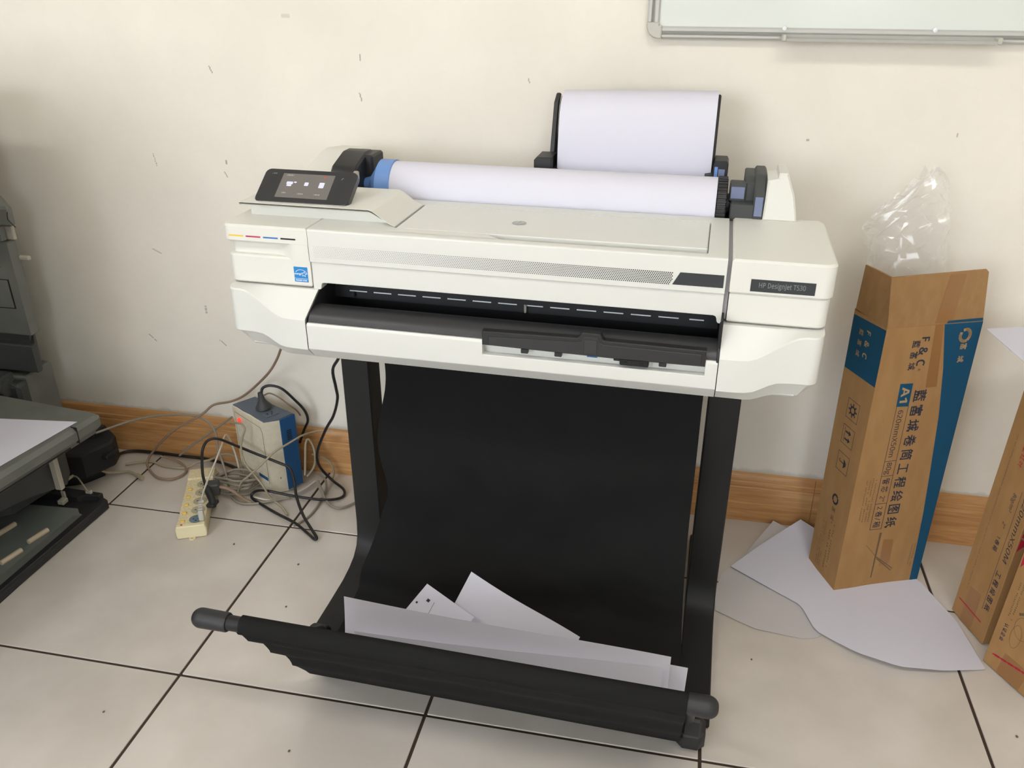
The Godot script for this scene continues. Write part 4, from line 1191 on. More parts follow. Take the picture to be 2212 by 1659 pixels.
	for m in 3:
		b = MB.new()
		var vc: float = [0.4205, 0.3595, 0.2955][m]
		var c := [Vector2(0.0365, vc + 0.0215), Vector2(0.0778, vc + 0.0215), Vector2(0.0778, vc - 0.0215), Vector2(0.0365, vc - 0.0215)]
		for k in 4: stroke(b, [c[k], c[(k + 1) % 4]], 0.0011, L)
		if m == 0:
			for k in 8:
				var a := TAU * k / 8
				stroke(b, [Vector2(0.057 + 0.0085 * cos(a), vc + 0.0085 * sin(a)), Vector2(0.057 + 0.0085 * cos(a + TAU / 8), vc + 0.0085 * sin(a + TAU / 8))], 0.004, L)
				stroke(b, [Vector2(0.057 + 0.01 * cos(a), vc + 0.01 * sin(a)), Vector2(0.057 + 0.0145 * cos(a), vc + 0.0145 * sin(a))], 0.0032, L)
		elif m == 1:
			for k in 2:
				var vy := 0.368 - 0.017 * k
				stroke(b, [Vector2(0.048, vy), Vector2(0.06, vy)], 0.004, L)
				flat(b, V2([0.059, vy - 0.006, 0.067, vy, 0.059, vy + 0.006]), L, 0.0003)
			stroke(b, [Vector2(0.0445, 0.343), Vector2(0.0445, 0.3755)], 0.0012, L)
		else:
			var um := PackedVector2Array()
			for i in 13: um.append(Vector2(0.060 + 0.009 * sin(PI * i / 12), 0.3065 - 0.022 * i / 12))
			flat(b, um, L, 0.0003)
			stroke(b, [Vector2(0.06, 0.2955), Vector2(0.046, 0.2955), Vector2(0.044, 0.2985), Vector2(0.046, 0.301)], 0.0018, L)
		obj("handling_mark", b, M.ink, t).set_meta("label", ["printed sun symbol in a square", "printed arrows in a square", "printed umbrella in a square"][m])
	b = MB.new()
	for i in 14:                                             # round emblem with a slanting gap
		var a := TAU * i / 14
		if i == 1 or i == 8: continue
		stroke(b, [Vector2(0.0565 + 0.0095 * cos(a), 0.2035 + 0.0105 * sin(a)), Vector2(0.0565 + 0.0095 * cos(a + TAU / 14), 0.2035 + 0.0105 * sin(a + TAU / 14))], 0.0048, L)
	obj("round_emblem", b, M.ink, t)
	b = MB.new()
	var rng := RandomNumberGenerator.new()
	rng.seed = 12
	glyphs(b, "富城", 0.013, 0.021, 0.0012, L * Transform3D(Basis(Vector3(0, -1, 0), Vector3(1, 0, 0), Vector3(0, 0, 1)), Vector3(0.051, 0.184, 0)))
	small_print(b, 0.024, 0.051, 4, 0.176, 0.287, rng, F)
	small_print(b, 0.026, 0.044, 3, 0.062, 0.136, rng, L)
	small_print(b, 0.054, 0.076, 2, 0.02, 0.147, rng, L)
	small_print(b, 0.024, 0.046, 3, 0.012, 0.06, rng, L)
	small_print(b, 0.168, 0.181, 2, 0.04, 0.102, rng, F)
	# drawing of a ruler and pens
	flat(b, V2([0.0835, 0.143, 0.0885, 0.143, 0.0875, 0.022, 0.0845, 0.022]), F)
	for q in [[0.0885, 0.078, 0.134, 0.041], [0.0905, 0.073, 0.131, 0.0365], [0.057, 0.114, 0.088, 0.078]]:
		stroke(b, [Vector2(q[0], q[1]), Vector2(q[2], q[3])], 0.0022 if q[0] > 0.06 else 0.001, F)
	obj("faint_print", b, M.ink_soft, t)
	# kraft-coloured lettering left out of the blue
	b = MB.new()
	text3(b, "A1", 0.0165, 0.035, down(0.0695, 0.4955, w, d) * Transform3D(Basis.IDENTITY, Vector3(0, 0, 0.0003)), true)
	for i in 16:
		var a := TAU * i / 16
		if i in [5, 6, 13]: continue
		stroke(b, [Vector2(0.173 + 0.0105 * cos(a), 0.5985 + 0.0125 * sin(a)), Vector2(0.173 + 0.0105 * cos(a + TAU / 16), 0.5985 + 0.0125 * sin(a + TAU / 16))], 0.0062, F, 0.0005)
	glyphs(b, "富城", 0.0135, 0.027, 0.0016, down(0.1685, 0.5815, w, d) * Transform3D(Basis.IDENTITY, Vector3(0, 0, 0.0003)))
	var LD := L * Transform3D(Basis(Vector3(0, -1, 0), Vector3(1, 0, 0), Vector3(0, 0, 1)), Vector3.ZERO)
	glyphs(b, "藍富城", 0.013, 0.0225, 0.0011, LD * Transform3D(Basis.IDENTITY, Vector3(-0.594, 0.030, 0.0003)))
	text3(b, "F", 0.0135, 0, LD * Transform3D(Basis.IDENTITY, Vector3(-0.5985, 0.060, 0.0001)), true)
	text3(b, "&", 0.0145, 0, LD * Transform3D(Basis.IDENTITY, Vector3(-0.5775, 0.060, 0.0001)), true)
	text3(b, "C", 0.0145, 0, LD * Transform3D(Basis.IDENTITY, Vector3(-0.5515, 0.060, 0.0001)), true)
	obj("kraft_lettering", b, M.kraft_print, t)
	b = MB.new()
	flat(b, V2([0.0965, 0.124, 0.121, 0.121, 0.1245, 0.057, 0.099, 0.0515]), F, 0.0001)
	obj("packing_tape", b, M.tape, t)
	b = MB.new()
	flat(b, V2([0.103, h, 0.121, h, 0.137, 0.49, 0.112, 0.49]), F, 0.0001)
	obj("packing_tape", b, M.tape, t)

func box_bc(t: Node3D, w: float, d: float, h: float, lead: float, dark_front: bool) -> void:
	var b := MB.new()
	b.box(Vector3(0, h * 0.5, 0), Vector3(w, h, d), 0.0012)
	obj("carton", b, M.card, t)
	var F := Transform3D(Basis.IDENTITY, Vector3(-w * 0.5, 0, d * 0.5))
	var rng := RandomNumberGenerator.new()
	rng.seed = 31
	b = MB.new()
	text3(b, "620mmX50M", 0.0112, 0.147, down(0.0915, 0.3425, w, d), false, 0.25)
	glyphs(b, "工程绘图纸", 0.0145, 0.0205, 0.0017, down(0.0815, 0.1695, w, d))
	text3(b, "80g/m²", 0.0085, 0.040, down(0.0615, 0.3355, w, d), false, 0.2)
	text3(b, "2\"", 0.008, 0.011, down(0.060, 0.2675, w, d), false, 0.2)
	text3(b, "1", 0.009, 0, down(0.0585, 0.2335, w, d))
	glyphs(b, "卷箱", 0.0115, 0.0145, 0.0013, down(0.053, 0.2255, w, d))
	stroke(b, [Vector2(0.0774, 0.3493), Vector2(0.0774, 0.0687)], 0.0009, F)
	obj("black_print", b, M.ink, t)
	b = MB.new()
	small_print(b, 0.0205, 0.0255, 1, 0.075, 0.445, rng, F)
	obj("faint_print", b, M.ink_soft, t)
	b = MB.new()
	glyphs(b, "金红叶", 0.0125, 0.0155, 0.0012, down(0.0445, 0.432, w, d))
	obj("red_lettering", b, M.ink_red, t)
	b = MB.new()
	for k in 4:                                           # four-leaved clover
		var a := PI / 4 + k * PI / 2
		for s in [-0.42, 0.42]: disc(b, Vector2(0.0785 + 0.0078 * cos(a + s), 0.4035 + 0.0078 * sin(a + s)), 0.0046, F, 0.0003, 12)
	stroke(b, [Vector2(0.0785, 0.4035), Vector2(0.0865, 0.392)], 0.0014, F)
	obj("clover_print", b, M.ink_red, t)
	b = MB.new()
	stroke(b, [Vector2(0.012, 0.0414), Vector2(0.085, 0.0398)], 0.0028, F)
	obj("red_line", b, M.ink_red, t)
	# red slanting bars on the narrow side
	var S := Transform3D(Basis(Vector3(0, 0, -1), Vector3(0, 1, 0), Vector3(1, 0, 0)), Vector3(w * 0.5, 0, d * 0.5))
	for k in 4:
		b = MB.new()
		flat(b, V2([0.004 + 0.003 * k, 0.265 + 0.03 * k, 0.055, 0.265 + 0.03 * k, 0.055, 0.288 + 0.03 * k, 0.007 + 0.003 * k, 0.288 + 0.03 * k]), S, 0.0003)
		obj("red_bar", b, M.ink_red, t)
	b = MB.new()
	flat(b, V2([0.003, 0.232, 0.022, 0.25, 0.004, 0.262]), S, 0.0003)
	obj("red_triangle", b, M.ink_red, t)
	b = MB.new()
	flat(b, V2([0.03, 0.0, 0.066, 0.0, 0.0655, 0.093, 0.029, 0.087]), F, 0.0001)
	obj("packing_tape", b, M.tape, t)
func make_box_b() -> void:
	var t := thing("cardboard_box", "tall closed cardboard box with dark red bars, just right of the blue-cornered box", "box", box_frame(Vector3(2.029, 0.003, 0.263), Vector3(0.316, 0, 0.949), Vector3(0.003, 1, -0.091), 0.107, 0.107))
	box_bc(t, 0.107, 0.107, 0.62, 0.0, true)
func make_box_c() -> void:
	var w := 0.107
	var d := 0.107
	var h := 0.60
	var t := thing("cardboard_box", "cardboard box with a red triangle and pen drawing, cut off at the right edge", "box", box_frame(Vector3(2.052, 0.003, 0.412), Vector3(0.494, 0, 0.869), Vector3(0.018, 1, -0.082), w, d))
	var b := MB.new()
	b.box(Vector3(0, h * 0.5, 0), Vector3(w, h, d), 0.0012)
	obj("carton", b, M.card, t)
	var F := Transform3D(Basis.IDENTITY, Vector3(-w * 0.5, 0, d * 0.5))
	b = MB.new()
	flat(b, V2([0.0046, 0.2317, 0.0165, 0.2585, 0.0035, 0.2605]), F)
	obj("red_triangle", b, M.ink_red, t)
	for k in 5:
		b = MB.new()
		flat(b, V2([0.003, 0.2655 + 0.024 * k, 0.021 + 0.012 * k, 0.2615 + 0.026 * k, 0.028 + 0.012 * k, 0.281 + 0.026 * k, 0.0025, 0.2845 + 0.024 * k]), F)
		obj("red_bar", b, M.ink_red, t)
	b = MB.new()
	var rng := RandomNumberGenerator.new()
	rng.seed = 15
	for k in 14: stroke(b, [Vector2(0.0145 + k * 0.0051, 0.0305 + k * 0.001), Vector2(0.0180 + k * 0.0051, 0.0315 + k * 0.001)], 0.0042 if k % 3 else 0.0026, F)
	obj("red_line", b, M.ink_red, t)
	b = MB.new()
	glyphs(b, "认证企业", 0.0085, 0.0108, 0.0011, down(0.0158, 0.1095, w, d))
	obj("black_print", b, M.ink, t)
	b = MB.new()
	small_print(b, 0.0135, 0.0285, 2, 0.117, 0.206, rng, F)
	for q in [[0.052, 0.122, 0.018, 0.024], [0.044, 0.098, 0.011, 0.026]]:
		for i in 24:
			var a := TAU * i / 24
			var e := TAU * (i + 1) / 24
			stroke(b, [Vector2(q[0] + q[2] * cos(a), q[1] + q[3] * sin(a)), Vector2(q[0] + q[2] * cos(e), q[1] + q[3] * sin(e))], 0.0007, F)
	flat(b, V2([0.034, 0.1475, 0.0365, 0.143, 0.075, 0.172, 0.073, 0.178]), F)
	obj("faint_print", b, M.ink_soft, t)
	b = MB.new()
	flat(b, V2([0.0362, 0.052, 0.092, 0.052, 0.085, 0.001, 0.0325, 0.001]), F, 0.0001)
	obj("packing_tape", b, M.tape, t)

# ---------------------------------------------------------------- whiteboard
func make_whiteboard() -> void:
	var t := thing("whiteboard", "framed whiteboard high on the wall, top right", "whiteboard", Transform3D(Basis.IDENTITY, Vector3(1.283, 1.118, 0.0)))
	var w := 1.2
	var h := 0.85
	var b := MB.new()
	b.box(Vector3(w * 0.5, h * 0.5, 0.012), Vector3(w - 0.01, h - 0.01, 0.012))
	obj("board", b, M.board, t)
	b = MB.new()
	for y in [0.0115, h - 0.0115]:
		b = MB.new()
		b.box(Vector3(w * 0.5, y + 0.006, 0.0135), Vector3(w - 0.056, 0.011, 0.021), 0.003); b.box(Vector3(w * 0.5, y - 0.0062, 0.0125), Vector3(w - 0.056, 0.0095, 0.018), 0.003)
		obj("frame_rail", b, M.alu, t)
	for x in [0.012, w - 0.012]:
		b = MB.new()
		b.box(Vector3(x + 0.0065, h * 0.5, 0.0135), Vector3(0.0115, h - 0.056, 0.021), 0.003); b.box(Vector3(x - 0.0065, h * 0.5, 0.0125), Vector3(0.0105, h - 0.056, 0.018), 0.003)
		obj("frame_rail", b, M.alu, t)
	b = MB.new()
	b.box(Vector3(w * 0.5, 0.0105, 0.0225), Vector3(w - 0.056, 0.0016, 0.0015))
	obj("frame_groove", b, M.alu_dark, t)
	b = MB.new()
	b.box(Vector3(0.0122, h * 0.5, 0.0215), Vector3(0.0022, h - 0.056, 0.0015))
	obj("frame_groove", b, M.alu_dark, t)
	for q in [[0, 0, 180.0], [w, 0, 270.0], [w, h, 0.0], [0, h, 90.0]]:
		b = MB.new()
		var p := PackedVector2Array()
		var sx := 1.0 if q[0] == 0 else -1.0
		var sy := 1.0 if q[1] == 0 else -1.0
		for i in 7:
			var a := deg_to_rad(90.0 * i / 6)
			p.append(Vector2(0.024 - 0.024 * sin(a), 0.024 - 0.024 * cos(a)))
		p.append(Vector2(0, 0.030)); p.append(Vector2(0.0245, 0.030)); p.append(Vector2(0.0245, 0.0245)); p.append(Vector2(0.030, 0.0245)); p.append(Vector2(0.030, 0))
		for i in p.size(): p[i] = Vector2(q[0] + sx * p[i].x, q[1] + sy * p[i].y)
		b.ext(p, 0.002, 0.0255, 0.002)
		obj("corner_piece", b, M.plastic_grey, t)
	b = MB.new()
	b.side(V2([0.022, 0.004, 0.034, 0.002, 0.052, 0.001, 0.054, 0.006, 0.052, 0.0065, 0.034, 0.0055, 0.026, 0.010, 0.022, 0.012]), 0.261, 0.641, 0.001)
	obj("pen_ledge", b, M.alu, t)
	for x in [0.262, 0.640]:
		b = MB.new()
		b.box(Vector3(x, 0.0065, 0.04), Vector3(0.008, 0.012, 0.032), 0.002)
		obj("ledge_end", b, M.plastic_grey, t)
	for x in [0.262, 0.532]:
		b = MB.new()
		b.lathe([Vector2(0.001, 0), Vector2(0.0045, 0), Vector2(0.004, 0.004), Vector2(0.001, 0.005)], 12, Transform3D(Basis(Vector3.RIGHT, PI / 2), Vector3(x, 0.0225, 0.0235)))
		obj("clip", b, M.print_white, t)

# ---------------------------------------------------------------- paper
func poly_sheet(b: MB, pts: Array, lift: Callable, nu := 18, nv := 14) -> void:      # four corner-to-corner edges given as polylines
	b.grid(patch(pts[0], pts[1], pts[2], pts[3], nu, nv).map(func(r): return r.map(lift)), 0.0004)
func make_papers() -> void:
	# roll on the printer
	var o := thing("paper_roll", "wide roll of white paper mounted on top of the printer", "paper roll", PT * Transform3D(Basis.IDENTITY, Vector3(0.016, 0.8625, 0.2495)))
	var b := MB.new()
	var prof := [Vector2(0.026, -0.304), Vector2(0.0466, -0.304), Vector2(0.047, -0.3035), Vector2(0.047, 0.3035), Vector2(0.0466, 0.304), Vector2(0.026, 0.304)]
	b.lathe(prof, 56, Transform3D(Basis(Vector3(0, 1, 0), Vector3(1, 0, 0), Vector3(0, 0, -1)), Vector3.ZERO))
	obj("roll", b, M.paper, o)
	# sheet standing in the feed tray
	b = MB.new()
	var q := [Vector2(0.166, 0.848), Vector2(0.1655, 0.90), Vector2(0.162, 0.95), Vector2(0.155, 0.985), Vector2(0.142, 1.01), Vector2(0.122, 1.026), Vector2(0.098, 1.031), Vector2(0.075, 1.028)]
	var rows := []
	for i in 29:
		var f := i / 28.0 * (q.size() - 1)
		var k: int = min(int(f), q.size() - 2)
		var p: Vector2 = q[k].cubic_interpolate(q[k + 1], q[max(k - 1, 0)], q[min(k + 2, q.size() - 1)], f - k)
		var row := []
		for j in 13:
			var a := j / 12.0
			row.append(Vector3(0.0128 + 0.2927 * a, p.y + 0.006 * a * smooth((p.y - 0.9) / 0.12), p.x - 0.004 * a))
		rows.append(row)
	b.grid(rows, 0.0003)
	var s := obj("paper_sheet", b, M.paper, null, 80)
	s.transform = PT
	tag(s, "white sheet standing in the feed tray behind the paper roll", "paper")
	# sheets caught in the fabric bin
	var bin := func(c: Array, label: String, m: Material, bend := 0.0) -> void:      # corners: top left, top right, bottom right, bottom left
		var g := MB.new()
		var rr := []
		for i in 11:
			var row := []
			for j in 21:
				var a := j / 20.0
				var e := i / 10.0
				var p3: Vector3 = c[0].lerp(c[1], a).lerp(c[3].lerp(c[2], a), e)
				p3.z -= bend * sin(PI * e)
				p3.z += 0.003 * sin(a * 5.0) * (1 - e)
				row.append(p3)
			rr.append(row)
		g.grid(rr, 0.0004)
		var sh := obj("paper_sheet", g, m, null, 80)
		sh.transform = PT
		tag(sh, label, "paper", "sheets caught in the fabric bin")
	bin.call([Vector3(-0.279, 0.194, 0.672), Vector3(0.3245, 0.176, 0.672), Vector3(0.3235, 0.07, 0.718), Vector3(-0.272, 0.07, 0.712)], "long white sheet with a square left end, along the fabric bin", M.paper, 0.004)
	bin.call([Vector3(-0.19, 0.163, 0.664), Vector3(0.3545, 0.163, 0.678), Vector3(0.351, 0.06, 0.704), Vector3(-0.19, 0.06, 0.695)], "white sheet poking out farthest right in the fabric bin", M.paper, 0.003)
	bin.call([Vector3(-0.25, 0.143, 0.702), Vector3(0.312, 0.166, 0.690), Vector3(0.312, 0.075, 0.728), Vector3(-0.25, 0.075, 0.722)], "front sheet low against the rod of the fabric bin", M.paper, 0.003)
	bin.call([Vector3(-0.064, 0.204, 0.560), Vector3(0.156, 0.122, 0.602), Vector3(0.12, 0.032, 0.640), Vector3(-0.112, 0.10, 0.628)], "folded white sheet rising to a point in the middle of the fabric bin", M.paper, 0.0)
	# corner sheet with small printed squares
	b = MB.new()
	var C := Vector3(-0.1395, 0.194, 0.602)
	var d1 := Vector3(-0.0345, -0.045, 0.024).normalized()
	var d2 := Vector3(0.053, -0.021, 0.014).normalized()
	b.grid([[C, C + d2 * 0.11], [C + d1 * 0.15, C + d1 * 0.15 + d2 * 0.11]], 0.0003)
	s = obj("paper_sheet", b, M.paper)
	s.transform = PT
	tag(s, "paper corner printed with small grey squares in the fabric bin", "paper", "sheets caught in the fabric bin")
	b = MB.new()
	var pf := Transform3D(Basis(d2, -d1, d2.cross(-d1).normalized()), C)
	if pf.basis.z.z < 0: pf.basis.z = -pf.basis.z
	flat(b, V2([0.0195, -0.0225, 0.0255, -0.0225, 0.0255, -0.0285, 0.0195, -0.0285]), pf, 0.0006)
	flat(b, V2([0.006, -0.0395, 0.0095, -0.0395, 0.0095, -0.0435, 0.006, -0.0435]), pf, 0.0006)
	stroke(b, [Vector2(0.034, -0.022), Vector2(0.040, -0.05)], 0.0007, pf, 0.0006)
	obj("print", b, M.badge, s)
	# sheets lying on the floor under the tall box
	b = MB.new()
	var A := P3([[1.545, 0.0012, 0.242], [1.53, 0.0012, 0.30], [1.53, 0.002, 0.368]])
	var B := P3([[1.672, 0.016, 0.022], [1.80, 0.001, 0.10], [1.90, 0.001, 0.28]])
	var C1 := P3([[1.545, 0.0012, 0.242], [1.60, 0.001, 0.155], [1.672, 0.016, 0.022]])
	var D := P3([[1.53, 0.002, 0.368], [1.609, 0.003, 0.410], [1.72, 0.002, 0.422], [1.90, 0.001, 0.28]])
	poly_sheet(b, [A, B, C1, D], func(p): return Vector3(p.x, max(p.y, 0.0014), p.z))
	tag(obj("paper_sheet", b, M.paper_old, null, 80), "dull trodden sheet on the floor, nearest the printer's right foot", "paper")
	b = MB.new()
	var bt := P3([[1.566, 0.006, 0.213], [1.64, 0.006, 0.268], [1.711, 0.006, 0.318], [1.733, 0.007, 0.395], [1.768, 0.008, 0.421], [1.807, 0.016, 0.455], [1.88, 0.02, 0.482], [1.966, 0.013, 0.468], [2.051, 0.002, 0.437]])
	var tp := P3([[1.735, 0.030, 0.024], [1.82, 0.005, 0.07], [1.93, 0.003, 0.11], [1.985, 0.003, 0.184]])
	var lf := P3([[1.566, 0.006, 0.213], [1.63, 0.010, 0.130], [1.69, 0.018, 0.065], [1.735, 0.030, 0.024]])
	var rt := P3([[2.051, 0.002, 0.437], [2.03, 0.003, 0.30], [1.985, 0.003, 0.184]])
	poly_sheet(b, [bt, tp, lf, rt], func(p): return Vector3(p.x, max(p.y, 0.003), p.z), 32, 18)
	tag(obj("paper_sheet", b, M.paper, null, 80), "large white sheet on the floor spreading out from under the tall box", "paper")
	# sheet on top of the closed boxes
	b = MB.new()
	var e0 := Vector3(1.972, 0.627, 0.203)
	b.grid([[e0 + Vector3(0.03, 0, 0.205), e0 + Vector3(0.31, 0.0, 0.11)], [e0, e0 + Vector3(0.28, 0, -0.092)]], 0.0012)
	tag(obj("paper_sheet", b, M.paper), "white sheets lying on top of the closed cardboard boxes at the right", "paper")

# ---------------------------------------------------------------- voltage regulator, power strip, cables
func make_regulator() -> void:
	var t := thing("voltage_regulator", "cream and blue mains regulator box with a red lamp against the wall", "regulator", Transform3D(Basis(Vector3(0.86, 0, 0.51).normalized(), Vector3.UP, Vector3(-0.51, 0, 0.86).normalized()), Vector3(0.277, 0, 0.074)))
	var b := MB.new()
	b.plan(V2([0, 0, 0.143, 0, 0.1605, -0.034, 0.160, -0.079, 0.005, -0.066]), 0.006, 0.217, 0.002)
	obj("case", b, M.ups_cream, t)
	b = MB.new()
	b.plan(V2([0.001, -0.002, 0.02, -0.0035, 0.05, -0.0015, 0.08, -0.004, 0.11, -0.002, 0.143, -0.002, 0.1595, -0.034, 0.159, -0.078, 0.006, -0.065]), 0.2165, 0.2205, 0.0008)
	obj("top_plate", b, M.ups_top, t)
	b = MB.new()
	b.plan(V2([0.1606, -0.036, 0.1630, -0.036, 0.1625, -0.081, 0.158, -0.081, 0.158, -0.0785, 0.1603, -0.0785]), 0.010, 0.218, 0.0006)
	var bl := obj("side_panel", b, M.ups_blue, t)
	for k in 6:
		b = MB.new()
		b.box(Vector3(0.1632, 0.155 + 0.005 * k, -0.058), Vector3(0.0008, 0.002, 0.014))
		obj("vent_slot", b, M.dark, bl)
	b = MB.new()
	b.ext(V2([0.009, 0.03, 0.13, 0.03, 0.134, 0.034, 0.134, 0.186, 0.127, 0.198, 0.009, 0.203]), 0.0, 0.0008, 0.0004)
	var fp := obj("front_plate", b, M.ups_cream, t)
	b = MB.new()
	for q in [[0.009, 0.203, 0.127, 0.198], [0.127, 0.198, 0.134, 0.186], [0.134, 0.186, 0.134, 0.034], [0.009, 0.203, 0.009, 0.03]]:
		stroke(b, [Vector2(q[0], q[1]), Vector2(q[2], q[3])], 0.001, Transform3D(Basis.IDENTITY, Vector3(0, 0, 0.0009)))
	obj("plate_outline", b, M.ink_soft, fp)
	b = MB.new()
	b.lathe([Vector2(0.0005, 0.0), Vector2(0.0062, 0.0), Vector2(0.0055, 0.004), Vector2(0.003, 0.0065), Vector2(0.0005, 0.007)], 16, Transform3D(Basis(Vector3.RIGHT, PI / 2), Vector3(0.031, 0.186, 0.0008)))
	obj("pilot_lamp", b, M.red_lamp, t)
	b = MB.new()
	b.box(Vector3(0.11, 0.045, 0.0011), Vector3(0.04, 0.010, 0.0006))
	obj("maker_label", b, M.ups_blue, fp)
	b = MB.new()
	b.lathe([Vector2(0.0005, 0.0), Vector2(0.003, 0.0), Vector2(0.002, 0.0015), Vector2(0.0005, 0.002)], 10, Transform3D(Basis(Vector3(0.46, 0, 0.89).normalized(), PI / 2), Vector3(0.1555, 0.05, -0.0225)))
	obj("screw", b, M.silver, t)
	b = MB.new()
	b.box(Vector3(0.108, 0.2212, -0.036), Vector3(0.052, 0.0015, 0.036), 0.0005)
	var so := obj("socket_plate", b, M.ups_top, t)
	b = MB.new()
	for q in [[0.118, -0.030], [0.126, -0.038], [0.117, -0.044]]: b.box(Vector3(q[0], 0.2222, q[1]), Vector3(0.005, 0.0006, 0.0035))
	obj("socket_hole", b, M.dark, so)

func make_power_strip() -> void:
	var X := Vector3(0.918, 0, -0.396)
	var t := thing("power_strip", "dusty ivory power strip with yellow switches lying on the floor tiles", "power strip", Transform3D(Basis(X.normalized(), Vector3.UP, Vector3(0.396, 0, 0.918).normalized()), Vector3(0.2565, 0, 0.3705)))
	var b := MB.new()
	b.ext(V2([0.003, 0.0, 0.0675, 0.0, 0.0705, 0.008, 0.0705, 0.026, 0.067, 0.0345, 0.0035, 0.0345, 0.0, 0.026, 0.0, 0.008]), -0.262, 0.0, 0.003)
	obj("strip_body", b, M.ivory_dirty, t)
	b = MB.new()
	b.ext(V2([0.002, 0.001, 0.0685, 0.001, 0.0712, 0.008, 0.0712, 0.0265, 0.0675, 0.0352, 0.003, 0.0352, -0.0005, 0.0265, -0.0005, 0.008]), -0.012, 0.0012, 0.002)
	obj("end_cap", b, M.ivory, t)
	b = MB.new()
	b.ext(V2([0.002, 0.001, 0.0685, 0.001, 0.0712, 0.008, 0.0712, 0.0285, 0.0675, 0.0385, 0.003, 0.0385, -0.0005, 0.0285, -0.0005, 0.008]), -0.264, -0.214, 0.003)
	obj("end_cap", b, M.ivory_dirty, t)
	b = MB.new()
	b.lathe([Vector2(0.003, 0.0), Vector2(0.0075, 0.0), Vector2(0.0075, 0.003), Vector2(0.003, 0.003), Vector2(0.003, 0.0)], 16, Transform3D(Basis.IDENTITY, Vector3(0.036, 0.0, 0.0045)))
	obj("hanging_eye", b, M.ivory, t)
	for k in 5:
		b = MB.new()
		b.box(Vector3(0.0155, 0.036, -0.022 - 0.036 * k), Vector3(0.011, 0.005, 0.009), 0.002)
		obj("switch", b, M.switch_yellow, t)
	for k in 5:
		b = MB.new()
		b.lathe([Vector2(0.0005, 0), Vector2(0.0165, 0), Vector2(0.0165, 0.0012), Vector2(0.0005, 0.0012)], 20, Transform3D(Basis.IDENTITY, Vector3(0.046, 0.0343, -0.028 - 0.04 * k)))
		var so := obj("socket", b, M.socket_blue if k == 0 else M.socket_grey, t)
		b = MB.new()
		for q in [[-0.006, 0.0], [0.006, 0.0], [0.0, 0.007]]: b.box(Vector3(0.046 + q[0], 0.0358, -0.028 - 0.04 * k + q[1]), Vector3(0.0045, 0.0006, 0.002))
		obj("socket_slot", b, M.dark, so)
	b = MB.new()
	b.box(Vector3(0.014, 0.0352, -0.008), Vector3(0.005, 0.0014, 0.004), 0.0005)
	obj("strip_lamp", b, M.ink_red, t)

